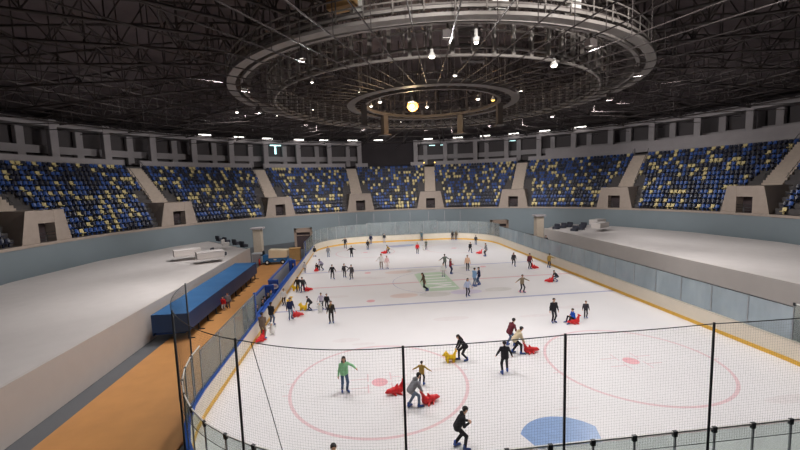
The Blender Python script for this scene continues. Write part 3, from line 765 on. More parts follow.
def panes(run, z1, g, step=2.0, sub=1, skip=None, postm='white_paint', ph=.0, cap=None):
    p = [(x+nx*.09, y+ny*.09) for x, y, nx, ny in run]
    L = [0]
    for a, b in zip(p, p[1:]): L.append(L[-1]+sqrt((a[0]-b[0])**2+(a[1]-b[1])**2))
    def at(s):
        for i in range(len(L)-1):
            if s <= L[i+1]+1e-6:
                q = (s-L[i])/(L[i+1]-L[i]); return (p[i][0]+(p[i+1][0]-p[i][0])*q, p[i][1]+(p[i+1][1]-p[i][1])*q)
        return p[-1]
    n = max(1, round(L[-1]/step))
    for i in range(n):
        s0, s1 = L[-1]*i/n, L[-1]*(i+1)/n
        if skip and skip((s0+s1)/2): continue
        a, b = at(s0+.02), at(s1-.02)
        d = Vector((b[0]-a[0], b[1]-a[1])); T = Matrix.Translation((a[0], a[1], 0)) @ Matrix.Rotation(atan2(d.y, d.x), 4, 'Z')
        MB().box(0, d.length, -.008, .008, HB+.07, z1, T=T).build('glass_pane', g, t)
        if cap: MB().box(-.02, d.length+.02, -.02, .02, z1, z1+.045, T=T).build('glass_edge', M[cap], t)
        if postm: MB().box(-.03 if ph else -.05, .015, -.02, .02, HB+.07, z1+ph, T=T).build('glass_post', M[postm], t)
        if ph > 0: MB().box(-.06, .06, -.035, .035, z1-.1, z1+.06, T=T).build('glass_clip', M['pole'], t)
panes(runs['far_left'], 3.4, G_FAR, postm='frame'); panes(runs['far'], 3.6, G_FAR, 2.6, postm='frame'); panes(runs['far_right'], 3.4, G_FAR, postm='frame')
panes(runs['right'], 3.0, G_RIGHT, 2.4, cap='pole', postm='steel')
panes(runs['left'], 3.0, G_LEFT, 2.4, skip=lambda s: 9.3 < s < 34.5, cap='steel', postm='steel')
panes(runs['near_left'], 3.2, G_NEAR, 1.15, cap='white_paint', postm='steel', ph=.02); panes(runs['near'], 3.2, G_NEAR, 1.15, cap='white_paint', postm='steel', ph=.02); panes(runs['near_right'], 3.2, G_NEAR, 1.15, cap='white_paint', postm='steel', ph=.02)
for y in (-12.3, 13.0): MB().box(-15.17, -15.03, y-.08, y+.08, HB, 3.1).build('end_post', M['cap_blue'], t)

# ---- tall poles behind the far glass
for i, x in enumerate((-11.3, -8.2, -5.1, -2.2, 1.5, 4.9, 7.9, 10.6)):
    y = 30.35 if abs(x) < FX else FY+sqrt((RC+.35)**2-(abs(x)-FX)**2)
    o = MB().tube([(0,0,-.1), (0,0,5.3)], .03, 6).bbox(-.09, .09, -.09, .09, -.1, .02, .01).build('net_mast', M['frame']); o.location = (x, y, 0)
    tag(o, 'thin pale mast behind the far glass, %s from the left' % side_words[i], 'mast', 'masts behind the far glass')

# ---- the near safety net: poles follow the near boards
def net_at(s):   # arc length along the net from its right end, going left and round the corner
    off = .2
    if s < 16+FX: return (16-s, -30-off)
    q = (s-16-FX)/(RC+off)
    if q < pi/2: return (-FX-(RC+off)*sin(q), -FY-(RC+off)*cos(q))
    return (-RX-off, -FY+(s-16-FX-(RC+off)*pi/2))
S0 = 16+2.66; poleS = [S0+4.12*k+(.4 if k > 1 else 0) for k in range(-4, 5)]
S0_, S1_ = poleS[0], poleS[-1]
ZN = 6.24
def sag(s):
    k = (s-poleS[0])/4.12; f = k-math.floor(k); return ZN-.03*4*f*(1-f)
plab = ['far right end','second from the right','third from the right','right of the middle one','right of centre by the blue crease','middle of the picture by the red seal','left by the left boards','at the left corner','left end']
for k, s in enumerate(poleS):
    x, y = net_at(s)
    o = MB().tube([(0,0,-.12), (0,0,6.27)], .034, 8).lathe([(.13,-.12),(.13,-.08),(.06,-.06)], 10).build('net_pole', M['pole']); o.location = (x, y, 0)
    tag(o, 'dark steel net pole, %s' % plab[k], 'pole', 'poles of the near safety net')
net = thing('safety_net', 'fine dark safety net strung between the poles in front', 'net', (0,0,0))
m = MB(); ns = int((S1_-S0_)/.075); r = .0015
def flatstrip(pts, r, m):
    m.tube(pts, r, 3, cap=False, smooth=False)
zs0 = 2.9
cols_ = [S0_+(S1_-S0_)*i/ns for i in range(ns+1)]
for s in cols_:
    x, y = net_at(s); flatstrip([(x, y, zs0), (x, y, sag(s))], r, m)
nz = int((ZN-zs0)/.075)
cs = [S0_+(S1_-S0_)*i/120 for i in range(121)]
for j in range(nz+1):
    f = j/nz; flatstrip([(*net_at(s), zs0+(sag(s)-zs0)*f) for s in cs], r, m)
m.build('mesh', M['net'], net)
MB().tube([(*net_at(s), sag(s)) for s in cs], .014, 6).build('top_cable', M['pole'], net)
MB().tube([(*net_at(s), zs0) for s in cs], .01, 6).build('bottom_cable', M['pole'], net)
sA, sB = 16+9.15, 16+9.35
MB().tube([(*net_at(16+10.75), sag(16+10.75)), (*net_at(16+10.3), 4.6), (*net_at(16+9.95), 3.2)], .011, 5).build('seam_cord', M['pole'], net)

# ---- team boxes on the left
def team_box(y0, y1, label, plaque):
    t = thing('team_box', label, 'team box', (-15.46, (y0+y1)/2, 0)); h = (y1-y0)/2
    MB().box(-.56, .24, -h, h, -.02, .06).build('floor_panel', M['box_white'], t)
    MB().box(-.56, -.5, -h, h, .06, 1.95).build('back_panel', M['box_white'], t)
    MB().bbox(-.66, -.46, -h-.05, h+.05, 1.93, 2.05, .02).build('back_rail', M['cap_blue'], t)
    MB().box(-.62, -.56, -h, h, -.05, 1.93).build('outer_panel', M['box_blue'], t)
    for q in (-1, 1):
        ht = 2.0 if q > 0 or plaque else 1.05
        e = MB().box(-.62, .25, q*h-.05, q*h+.05, -.05, ht-.05).build('end_panel', M['box_blue'], t)
        MB().bbox(-.64, .25, q*h-.08, q*h+.08, ht-.07, ht+.05, .02).build('end_rail', M['cap_blue'], t)
    MB().bbox(-.49, -.25, -h+.2, h-.2, .42, .5, .02).build('bench', M['box_blue'], t)
    l = MB()
    for k in range(5): l.box(-.46, -.28, -h+.3+(2*h-.6)*k/4-.03, -h+.3+(2*h-.6)*k/4+.03, .06, .42)
    l.build('bench_support', M['pole'], t)
    MB().bbox(.1, .25, -h, h, 1.2, 1.34, .02).build('front_rail', M['cap_blue'], t)
    if plaque:
        e = MB().add([(.38*cos(2*pi*i/24)-.12, -h-.062, 1.45+.24*sin(2*pi*i/24)) for i in range(24)], [tuple(range(24))]).add([(.38*cos(2*pi*i/24)-.12, -h-.05, 1.45+.24*sin(2*pi*i/24)) for i in range(24)], [tuple(range(23,-1,-1))])
        for i in range(24): pass
        pq = e.build('plaque', M['plaque'], t)
        MB().box(-.4, .16, -h-.075, -h-.062, 1.5, 1.55).build('red_mark', M['plaque_red'], pq); MB().bbox(-.34, .1, -h-.075, -h-.062, 1.36, 1.46, .004).build('blue_mark', M['plaque_blue'], pq)
team_box(-11.9, -5.9, 'nearer blue team box full of people beside the left boards', False)
team_box(-4.1, 5.6, 'farther blue team box with a white plaque on its near end', True)

# ---- blue covered bench shelter on the wooden floor
t = thing('covered_bench', 'long blue tarpaulin-covered bench shelter on the wooden floor', 'shelter', (-20.9, 0, 0))
y0, y1 = -12.0, 6.0
m = MB(); n = 12; x0, x1 = -1.15, 1.2
for i in range(n):
    a, b = y0+(y1-y0)*i/n, y0+(y1-y0)*(i+1)/n; s1_, s2_ = .02*(i % 2), .02*((i+1) % 2)
    m.add([(x0,a,1.9-s1_),(x1,a,1.84-s1_),(x1,b,1.84-s2_),(x0,b,1.9-s2_)], [(0,1,2,3)])
m.box(x0, x1, y0, y1, 1.76, 1.81)
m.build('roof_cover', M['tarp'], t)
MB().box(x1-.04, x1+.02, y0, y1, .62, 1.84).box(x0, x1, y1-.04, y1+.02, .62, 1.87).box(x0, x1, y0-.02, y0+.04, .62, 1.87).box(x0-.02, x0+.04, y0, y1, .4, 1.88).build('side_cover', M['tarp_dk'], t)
for i in range(11):
    y = y0+.3+(y1-y0-.6)*i/10
    MB().box(x1-.22, x1-.1, y-.05, y+.05, -.02, .7).box(x1-.22, x1+.25, y-.04, y+.04, -.02, .05).build('leg', M['pole'], t)
MB().box(x0+.1, x1-.3, y0+.2, y1-.2, .42, .5).build('seat', M['cap_blue'], t)

# ---- platforms with the lower stands on both sides
def platform(sg, ye, label):
    t = thing('side_platform', label, 'platform', (sg*22.5, 0, 0))
    back = [(40.6*sin(R(a))-22.5, 40.6*cos(R(a))) for a in ((46, 60, 75, 90, 105, 120, 135) if sg > 0 else (52, 60, 75, 90, 105, 120, 135))]
    poly = [(0.1, -28), (0.1, ye)]+back
    MB().prism([(sg*x, y) for x, y in (poly if sg < 0 else poly)][::(1 if sg < 0 else -1)], 2.05, 2.22).build('deck', M['platform'], t)
    MB().prism([(sg*x, y) for x, y in [(0, -28), (0, ye), (.2, ye), (.2, -28)]][::(1 if sg < 0 else -1)], -.1, 2.42).build('front_wall', M['platform_wall'], t)
    bk = back[0]
    d = Vector((bk[0]-.2, bk[1]-ye)); L = d.length
    T = Matrix.Translation((sg*.2, ye, 0)) @ Matrix.Rotation(atan2(d.y, sg*d.x), 4, 'Z')
    MB().box(0, L, -.1, .1, -.1, 2.22, T=T).build('end_wall', M['platform_wall'], t)
    return t, back
platform(-1, 14.0, 'pale platform with a plain front wall beyond the blue bench shelter')
platform(1, 21.0, 'pale platform with a plain front wall behind the right glass')
def stand_chair(x, y, z, rz, label, m='dark_cloth'):
    t = thing('covered_armchair', label, 'seat', (x, y, z), rz, 'covered seats on the side platforms')
    MB().bbox(-.5, .5, -.35, .35, 0, .4, .06).build('cushion', M[m], t); MB().bbox(-.5, .5, .25, .45, .3, .85, .06).build('backrest', M[m], t)
for i, (x, y, w) in enumerate(((-30.2,25.0,'leftmost of the far row on the left platform'),(-28.3,22.6,'second of the far row on the left platform'),(-25.9,19.4,'third of the far row on the left platform'),(-24.0,16.6,'last of the far row, next to the beige tower'))):
    stand_chair(x, y, 2.22, R(140), 'dark covered seat, '+w)
for x, y, w in ((-26.0,11.2,'left of two near the left platform front'),(-24.7,10.0,'right of two near the left platform front')): stand_chair(x, y, 2.22, R(90), 'dark covered seat, '+w)
stand_chair(-26.0, 15.2, 2.75, R(90), 'pale covered seat in the middle of the left platform', 'platform')
k = 0
for x, y, m, w in ((24.3,20.5,'dark_cloth','nearest the right beige tower'),(26.0,21.5,'dark_cloth','second from the right beige tower'),(27.6,22.4,'dark_cloth','third from the right beige tower'),(29.2,21.0,'dark_cloth','behind the pale tables on the right platform'),
    (25.5,17.2,'dark_cloth','by the right platform front edge'),(27.2,18.2,'dark_cloth','in the middle of the right platform')): stand_chair(x, y, 2.22, -R(60), 'dark covered seat, '+w, m)
for x, y, w in ((29.0,16.0,'front pale table on the right platform'),(31.5,20.5,'rear pale table on the right platform'),(-24.5,5.5,'pale table near the left platform front wall'),(-28,8,'pale table further back on the left platform')):
    t = thing('covered_table', w[0].lower()+w[1:]+', draped in white', 'table', (x, y, 2.75), R(30), 'draped tables on the side platforms')
    MB().bbox(-1.4, 1.4, -.7, .7, .7, .8, .03).build('tabletop', M['platform'], t); MB().box(-1.38, 1.38, -.68, .68, 0, .7).build('drape', M['platform_wall'], t)

for sg, x, y, w in ((-1, -22.9, 20.0, 'left'), (1, 22.0, 21.9, 'right')):
    t = thing('beige_tower', 'square beige tower with a flat cap at the end of the %s platform' % w, 'tower', (x, y, 0))
    MB().bbox(-.6, .6, -.6, .6, -.13, 4.35, .04).build('shaft', M['tower'], t); MB().bbox(-.9, .9, -.8, .8, 4.35, 4.6, .04).build('cap', M['frame'], t)
t = thing('fire_extinguisher', 'small red fire extinguisher standing by the left beige tower', 'extinguisher', (-21.4, 14.0, -.01))
MB().lathe([(0,0),(.14,0),(.14,.75),(.06,.88),(0,.9)], 12).build('cylinder', M['extinguisher'], t); MB().tube([(0,0,.88),(0,.1,1.0),(.12,.14,.5)], .025, 6).build('hose', M['black_plastic'], t)
for x, y, s_, w in ((-22.1, 15.9, .7, 'bigger grey cabinet in front of the left beige tower'), (-21.7, 16.4, .55, 'smaller grey cabinet by the ice resurfacer')):
    t = thing('grey_cabinet', w, 'cabinet', (x, y, -.13)); MB().bbox(-s_, s_, -.45, .45, .05, s_*2.2, .04).build('case', M['box_white'], t)
    MB().box(-s_*.85, s_*.85, -.47, -.45, .15, s_*2).build('door', M['frame'], t); MB().box(-s_*.9, s_*.9, -.4, .4, 0, .05).build('plinth', M['pole'], t)
t = thing('plywood_crate', 'tan plywood crate behind the ice resurfacer by the boards', 'crate', (-17.2, 17.4, -.13))
MB().bbox(-.75, .75, -.5, .5, .1, 1.7, .03).build('body', M['crate'], t); MB().box(-.8, .8, -.55, .55, 0, .1).build('pallet', M['wood'], t); MB().bbox(-.8, .8, -.55, .55, 1.7, 1.78, .02).build('lid', M['crate'], t)

# ---- ice resurfacer, facing left
t = thing('ice_resurfacer', 'blue ice resurfacing machine with a cream snow tank', 'ice resurfacer', (-19.3, 14.6, -.01), 0); t.scale = (.88, .88, .88)
MB().bbox(-1.85, 1.75, -.85, .85, .45, 1.05, .06).bbox(-1.85, -.95, -.85, .85, 1.0, 1.5, .06).build('chassis', M['zam_blue'], t)
m = MB(); m.prism([(-.95, 1.05), (1.75, 1.05), (1.9, 2.15), (-.9, 2.3)], -.85, .85, T=Matrix.Rotation(pi/2, 4, 'X')); m.build('snow_tank', M['zam_cream'], t)
for x in (-1.2, 1.15):
    for y in (-.8, .8):
        w = MB().lathe([(.0,-.14),(.3,-.14),(.38,-.1),(.38,.1),(.3,.14),(.0,.14)], 16); w.v = [(v[0], v[2], v[1]) for v in w.v]
        o = w.build('wheel', M['rubber'], t); o.location = (x, y, .38)
        h = MB().lathe([(0,-.16),(.16,-.16),(.18,-.13),(.18,.13),(.16,.16),(0,.16)], 12); h.v = [(v[0], v[2], v[1]) for v in h.v]; h.build('hub', M['white_paint'], o)
MB().bbox(-2.25, -1.8, -.4, .4, 1.4, 1.55, .03).bbox(-1.95, -1.8, -.4, .4, 1.5, 2.1, .03).build('driver_seat', M['rubber'], t)
MB().tube([(-1.6,0,1.5),(-1.75,0,1.85)], .03, 6).tube([(-1.75+.02*cos(a*pi/8), .2*cos(a*pi/8), 1.85+.2*sin(a*pi/8)) for a in range(16)], .025, 6, closed=True).build('steering_wheel', M['rubber'], t)
MB().bbox(1.75, 2.25, -.95, .95, .1, .6, .04).build('conditioner', M['zam_blue'], t)
MB().box(-.2, .2, -.87, -.85, .7, .85).build('badge', M['white_paint'], t)

t = thing('viewing_step', 'grey viewing step behind the right glass under the standing spectator', 'step', (16.7, 9.0, -.13))
MB().bbox(-.4, .4, -1.2, 1.2, 1.24, 1.33, .02).build('top', M['box_white'], t)
for yy in (-1, 1): MB().box(-.26, .26, yy-.05, yy+.05, 0, 1.24).build('leg', M['pole'], t)

# ---- tunnel portals at the far corners
for sg, w, nm in ((-1, 'left', 'door_1'), (1, 'right', 'door_2')):
    x = sg*17.3; T = Matrix.Translation((x, 27.2, -.13)) @ Matrix.Rotation(R(sg*-8), 4, 'Z')
    d = MB().box(-1.5, -1.1, -.2, 1.6, 0, 3.5, T=T).box(1.1, 1.5, -.2, 1.6, 0, 3.5, T=T).box(-1.5, 1.5, -.2, 1.6, 2.9, 3.5, T=T).build(nm, M['doorframe'], kind='structure')
    MB().box(-1.1, 1.1, .1, .2, 0, 2.9, T=T).build('dark_doorway', M['doorway_dk'], d)
    MB().box(-1.1, 1.1, .02, .1, 2.3, 2.4, T=T).build('crossbar', M['doorframe'], d)
# ---- seats: fourteen curved rows
def seat_mesh(name, m):
    b = MB()
    b.bbox(-.23, .23, -.42, -.02, .38, .46, .03)
    vs = []; n = 4
    for i in range(n+1):
        x = -.23+.46*i/n; bow = .05*(1-(2*i/n-1)**2)
        for (yy, zz) in ((0, .44), (.1, .88)): vs += [(x, yy+bow, zz), (x, yy+bow+.04, zz)]
    fs = []
    for i in range(n):
        o = 4*i; fs += [(o, o+4, o+6, o+2), (o+1, o+3, o+7, o+5), (o+2, o+6, o+7, o+3), (o, o+1, o+5, o+4)]
    fs += [(0,2,3,1), (4*n, 4*n+1, 4*n+3, 4*n+2)]
    b.add(vs, fs)
    b.box(-.05, .05, -.12, .02, .0, .4)
    me = bpy.data.meshes.new(name); me.from_pydata(b.v, [], b.f); me.materials.append(m); me.update(); return me, b
SK = ['navy', 'blue', 'yellow']
protos = [seat_mesh('stadium_seat', M['seat_'+k]) for k in SK]
spots = []
for i in range(NR):
    r = RI+.6+dr*i+dr*.62; z = ZI+dz*i; step = math.degrees(.60/r)
    a = -88.
    while a < 88:
        near = min(abs((a-b+180) % 360-180) for b in AISLES)*pi/180*r
        lim = 1.3 if i >= 8 else (3.4-.1*i)
        if near > lim: spots.append((a, r, z, rng.choices((0, 1, 2), (.43, .38, .19))[0]))
        a += step
# the three hundred that show largest in the photo stand alone: the lowest seats at its two edges
cx_, cy_ = -7.69, -39.05
def bearing(s): p = pol(s[1], s[0]); return math.degrees(atan2(p.x-cx_, p.y-cy_))
inphoto = [s for s in spots if -19.5 < bearing(s) < 31.5]
inphoto.sort(key=lambda s: (pol(s[1], s[0])-Vector((cx_, cy_, 0))).length)
single = set(id(s) for s in inphoto[:300])
names = ['dark navy plastic stadium seat', 'bright blue plastic stadium seat', 'pale yellow plastic stadium seat']
rest = MB()
for s in spots:
    a, r, z, k = s; p = pol(r, a, z)
    if id(s) in single:
        o = bpy.data.objects.new('stadium_seat', protos[k][0]); col.objects.link(o); o.location = p; o.rotation_euler.z = -R(a)
        side = 'left' if a < 0 else 'right'
        tag(o, '%s in the lowest rows at the %s end of the stand' % (names[k], side), 'seat', '%s seats at the %s end of the stand' % (SK[k], side))
    else:
        T = Matrix.Translation(p) @ Matrix.Rotation(-R(a), 4, 'Z'); b = protos[k][1]
        rest.add([tuple(T @ Vector(v)) for v in b.v], b.f, k)
o = rest.build('stadium_seats', [M['seat_'+k] for k in SK], kind='stuff'); tag(o, 'mass of navy, blue and yellow seats filling the curved stand', 'seats')

# ================================================================== PEOPLE AND SKATING AIDS
PEOPLE = [
(-8.77, -20.63, 1.8, 165, 'stand', 'mint', 'jeans', 'long', {'reach': 'L', 'woman': 1}, 'person in a mint green hoodie and jeans gliding alone inside the left red circle'),
(-4.21, -25.54, 1.81, 95, 'lean', 'black', 'black', 'black', {'arms': 'chest'}, 'person all in black leaning forward nearest the bottom glass, hands at the chest'),
(-4.88, -20.59, 1.23, 20, 'tpose', 'mustard', 'black', 'black', {'lowarm': 1}, 'child in a mustard top holding arms out behind the grey-clad pusher'),
(-5.57, -22.55, 1.8, 70, 'push', 'grey', 'washed', 'black', {}, 'person in grey bending over a red seal beside the middle net pole'),
(-2.12, -18.34, 1.76, 268, 'push', 'black', 'black', 'long', {'woman': 1}, 'person in black with long hair pushing a yellow bear behind the net'),
(-0.35, -20.2, 1.77, 10, 'glide', 'black', 'black', 'black', {}, 'person in black seen from behind, skating away in front of the net cable'),
(1.32, -16.93, 1.86, 75, 'lean', 'maroon', 'jeans', 'black', {}, 'person in a dark maroon jacket and jeans leaning behind the beige hoodie'),
(1.22, -18.07, 1.86, 88, 'push', 'beige', 'black', 'black', {}, 'person in a beige hoodie pushing a red seal to the right'),
(5.83, -13.64, 1.77, 180, 'stand', 'black', 'black', 'black', {}, 'person in a black coat standing upright left of the child on a seal'),
(8.53, -13.22, 1.29, 200, 'stand', 'darkgrey', 'black', 'black', {}, 'dark-clad person half cut off at the right edge near the blue line'),
(6.86, -5.94, 1.69, 170, 'tpose', 'tan', 'darkgrey', 'black', {}, 'person in a tan jacket gliding with both arms spread wide'),
(11.7, -2.92, 1.57, 265, 'crouch', 'darkgrey', 'washed', 'black', {}, 'child in dark grey crouching behind a red seal by the right boards'),
(11.72, 3.06, 1.83, 175, 'stand', 'maroon', 'black', 'black', {}, 'person in a maroon jacket standing with a red seal by the right boards'),
(14.15, 3.16, 1.65, 60, 'reach', 'mustard', 'navy', 'black', {}, 'person in a mustard top reaching for the right boards'),
(10.62, 5.06, 1.72, 190, 'skate', 'darkgrey', 'black', 'long', {'woman': 1}, 'slim person in dark clothes mid-stride, left of the maroon jacket'),
(1.68, -6.11, 1.71, 175, 'glide', 'paleblue', 'darkgrey', 'long', {'woman': 1}, 'person in a pale blue and white top skating right of the green ice logo'),
(3.29, -2.96, 1.85, 60, 'hold', 'lightblue', 'washed', 'black', {}, 'person in light blue skating closest beside a companion in navy'),
(3.88, -2.6, 1.81, 300, 'hold', 'navy', 'jeans', 'black', {}, 'person in navy skating arm in arm with the one in light blue'),
(-1.82, -3.65, 1.86, 280, 'skate', 'brown', 'black', 'long', {'woman': 1}, 'long-haired person in an olive brown top walking across the green ice logo'),
(1.25, 1.82, 1.46, 190, 'stand', 'white', 'palegrey', 'black', {}, 'person in white and pale grey at the top of the green ice logo'),
(2.3, 2.89, 1.74, 120, 'hold', 'red2', 'navy', 'long', {'woman': 1}, 'person in a dark red jacket and navy trousers beside the one in white'),
(2.28, 5.59, 1.8, 350, 'tpose', 'greygreen', 'darkgrey', 'black', {'lowarm': 1}, 'person in grey green with arms held out behind the dark red jacket'),
(4.58, 3.95, 1.83, 180, 'stand', 'peach', 'darkgrey', 'black', {}, 'person in a peach top with dark trousers in the middle of the far ice'),
(9.57, 11.96, 1.86, 270, 'glide', 'grey', 'darkgrey', 'black', {}, 'person in grey standing right of an empty red seal far out'),
(8.24, 15.31, 1.63, 170, 'skate', 'black', 'black', 'black', {}, 'person in black striding left of the empty far red seal'),
(11.28, 22.26, 1.54, 20, 'stand', 'darkgrey', 'washed', 'black', {}, 'person in dark grey by the right end of the far boards'),
(9.0, 28.89, 1.63, 350, 'stand', 'black', 'black', 'black', {}, 'left one of two dark figures standing together at the far boards'),
(9.61, 28.68, 1.67, 10, 'stand', 'brown', 'black', 'black', {}, 'right one of two dark figures standing together at the far boards'),
(0.63, 16.58, 1.65, 180, 'stand', 'red', 'darkgrey', 'black', {}, 'person in a bright red jacket standing alone on the far ice'),
(2.5, 19.69, 1.58, 200, 'hold', 'greygreen', 'darkgrey', 'black', {}, 'slim person in grey with a white penguin on the far ice'),
(3.4, 29.4, 1.69, 10, 'hold', 'teal', 'navy', 'capwhite', {}, 'person in teal with a white cap leaning at the middle of the far boards'),
(-3.54, 18.24, 1.44, 260, 'push', 'mustard', 'brown', 'black', {}, 'child in a mustard jacket bending over a red seal far out'),
(-5.26, 7.53, 1.85, 185, 'stand', 'white', 'khaki', 'black', {'reach': 'R'}, 'person in a white shirt and khaki trousers holding a hand of the one in pink'),
(-4.58, 7.53, 1.57, 175, 'stand', 'pink', 'pinkwhite', 'black', {}, 'person dressed in pale pink beside the white shirt'),
(-5.86, 28.35, 1.73, 0, 'stand', 'navy', 'jeans', 'black', {}, 'person in navy and blue jeans at the far boards, left of centre'),
(-3.41, 29.4, 1.63, 180, 'stand', 'black', 'palegrey', 'black', {}, 'person with black top and pale trousers against the far boards'),
(-6.54, 22.43, 1.6, 350, 'stand', 'black', 'black', 'black', {}, 'thin person in black just in front of the navy one at the far boards'),
(-10.25, 24.9, 1.86, 170, 'reach', 'black', 'darkgrey', 'black', {}, 'person in black stretching an arm sideways near the far left corner'),
(-9.06, 16.69, 1.67, 175, 'tpose', 'black', 'black', 'black', {'lowarm': 1, 'cape': 1}, 'person in a wide black cape with arms spread, far left ice'),
(-12.5, 17.66, 1.6, 160, 'stand', 'grey', 'washed', 'black', {}, 'person in plain grey standing alone towards the far left corner'),
(-14.55, 18.44, 1.55, 20, 'stand', 'black', 'white', 'black', {}, 'person with black top and white trousers by the far left boards'),
(-12.63, 8.43, 1.67, 230, 'push', 'lilac', 'darkgrey', 'black', {}, 'person in a lilac top pushing a small child with a red seal'),
(-13.13, 8.38, 1.36, 200, 'crouch', 'black', 'black', 'black', {}, 'small child in black crouching on the red seal by the lilac top'),
(-10.97, 3.68, 1.64, 170, 'glide', 'black', 'darkgrey', 'black', {'lowarm': 1}, 'person in black with hands apart, left of the hand-holding pair'),
(-9.66, 4.09, 1.56, 160, 'stand', 'darkgrey', 'darkgrey', 'black', {'reach': 'L'}, 'left one of the hand-holding pair in dark grey'),
(-8.82, 2.93, 1.63, 200, 'stand', 'darkgrey2', 'darkgrey', 'black', {'reach': 'R'}, 'right one of the hand-holding pair in charcoal'),
(-14.55, 7.64, 1.29, 10, 'stand', 'palegrey', 'darkgrey', 'black', {}, 'person in a pale grey jacket holding on by the far team box'),
(-14.02, -0.92, 1.6, 175, 'lean', 'black', 'darkgrey', 'black', {}, 'person in black with a yellow bear by the left boards, left of a pair'),
(-13.51, -1.21, 1.64, 185, 'lean', 'darkgrey', 'navy', 'black', {}, 'person in dark grey with a red seal by the left boards, right of a pair'),
(-12.12, -7.18, 1.36, 285, 'push', 'black', 'black', 'black', {}, 'person in black stretched forward pushing a yellow bear to the left'),
(-11.2, -6.89, 1.38, 175, 'glide', 'lilacwhite', 'black', 'black', {}, 'person in a lilac white top with black trousers behind a white penguin'),
(-10.68, -7.35, 1.37, 190, 'stand', 'black', 'darkgrey', 'black', {}, 'person in a black jacket right behind the one with a brown scarf'),
(-10.1, -10.61, 1.7, 180, 'stand', 'blackbrown', 'black', 'black', {'scarf': 1}, 'person in black with a brown collar skating on the near blue line'),
(-14.55, -5.31, 1.48, 185, 'stand', 'white', 'black', 'black', {}, 'person in a white T-shirt and black trousers close to the near team box'),
(-13.36, -9.14, 1.71, 150, 'stand', 'navy', 'washed', 'black', {}, 'person in navy and washed jeans between the yellow bears and a red seal'),
(-14.55, -12.92, 1.86, 10, 'hold', 'brown2', 'brown2', 'black', {}, 'person in a brown coat with a red seal hugging the left boards'),
(-14.55, -10.31, 1.77, 20, 'hold', 'black', 'jeans', 'black', {}, 'person in black and jeans at the left boards behind the brown coat'),
(-8.85, -27.08, 1.78, 180, 'stand', 'black', 'black', 'black', {}, 'dark-haired person below the bottom edge with only the head showing'),
(7.14, -14.0, 1.5, 270, 'sit', 'blue', 'black', 'black', {}, 'child in a bright blue jacket sitting on a red seal'),
(-19.5, -5.77, 1.31, 180, 'stand', 'red', 'palegrey', 'black', {'shoes': 1}, 'person in a red jacket walking on the wooden floor by the blue shelter', None, -0.07),
(-19.28, -5.27, 1.46, 170, 'stand', 'grey', 'navy', 'black', {'shoes': 1}, 'person in grey standing behind the red jacket by the blue shelter', None, -0.07),
(-15.5, -10.6, 1.7, 60, 'stand', 'black', 'jeans', 'black', {'shoes': 1}, 'person in black inside the nearer team box, closest to the glass', None, 0.06),
(-15.4, -9.3, 1.72, 80, 'hold', 'darkgrey', 'black', 'black', {'shoes': 1}, 'person in dark grey leaning on the nearer team box rail, second from the glass', None, 0.06),
(-15.5, -8.3, 1.66, 40, 'stand', 'navy', 'black', 'black', {'shoes': 1}, 'person in navy in the middle of the nearer team box', None, 0.06),
(-15.4, -7.4, 1.7, 120, 'hold', 'black', 'darkgrey', 'long', {'shoes': 1, 'woman': 1}, 'long-haired person in black in the nearer team box behind the navy one', None, 0.06),
(-15.4, -6.5, 1.68, 90, 'stand', 'greygreen', 'black', 'black', {'shoes': 1}, 'person in grey green at the far end of the nearer team box', None, 0.06),
(-15.45, 5.0, 1.68, 90, 'stand', 'black', 'navy', 'black', {'shoes': 1}, 'person in black at the far end of the farther team box', None, 0.06),
(16.7, 9.0, 1.75, 190, 'stand', 'black', 'black', 'black', {'shoes': 1}, 'spectator behind the right glass with only the dark head showing', None, 1.2)]
AIDS = [
('seal', -4.8, -22.27, 70, 'red plastic seal pushed by the person in grey'),
('seal', -6.27, -21.23, 255, 'empty red plastic seal left of the middle net pole'),
('bear', -2.88, -18.37, 268, 'yellow plastic bear pushed by the long-haired person in black'),
('seal', 2.07, -18.04, 88, 'red plastic seal pushed by the beige hoodie'),
('seal', 7.12, -14.1, 265, 'red plastic seal with a child in blue sitting on it'),
('seal', 11.03, -2.98, 265, 'red plastic seal beside the crouching child at the right boards'),
('seal', 12.4, 3.16, 150, 'red plastic seal standing beside the maroon jacket'),
('seal', 9.27, 14.07, 262, 'empty red plastic seal far out beside the person in grey'),
('penguin', 2.02, 19.35, 180, 'white plastic penguin beside the slim person in grey far out'),
('seal', -4.19, 18.13, 260, 'red plastic seal under the child in a mustard jacket'),
('seal', -13.21, 8.17, 200, 'red plastic seal with the small crouching child'),
('seal', -13.13, -0.93, 95, 'red plastic seal right of the pair by the left boards'),
('bear', -14.37, -0.47, 250, 'yellow plastic bear left of the pair by the left boards'),
('bear', -12.69, -7.03, 285, 'yellow plastic bear pushed by the stretched person in black'),
('bear', -14.09, -5.45, 200, 'yellow plastic bear behind the navy person by the near box'),
('seal', -12.95, -8.57, 92, 'red plastic seal right of the person in washed jeans'),
('penguin', -11.22, -7.94, 180, 'white plastic penguin in front of the lilac white top'),
('penguin', -14.14, -12.03, 170, 'white plastic penguin near the brown coat by the left boards'),
('seal', -14.63, -13.19, 200, 'red plastic seal at the feet of the brown coat')]
for q in PEOPLE: person(*q)
mk = dict(seal=make_seal, bear=make_bear, penguin=make_penguin); first = {}
for kind, x, y, hd, lab in AIDS:
    if kind not in first: first[kind] = o = mk[kind](); remember(o)
    else: o = copy_tree(first[kind])
    o.location = (x, y, 0); o.rotation_euler.z = -R(hd); o['label'] = lab; o['group'] = {'seal': 'red seal skating aids', 'bear': 'yellow bear skating aids', 'penguin': 'white penguin skating aids'}[kind]

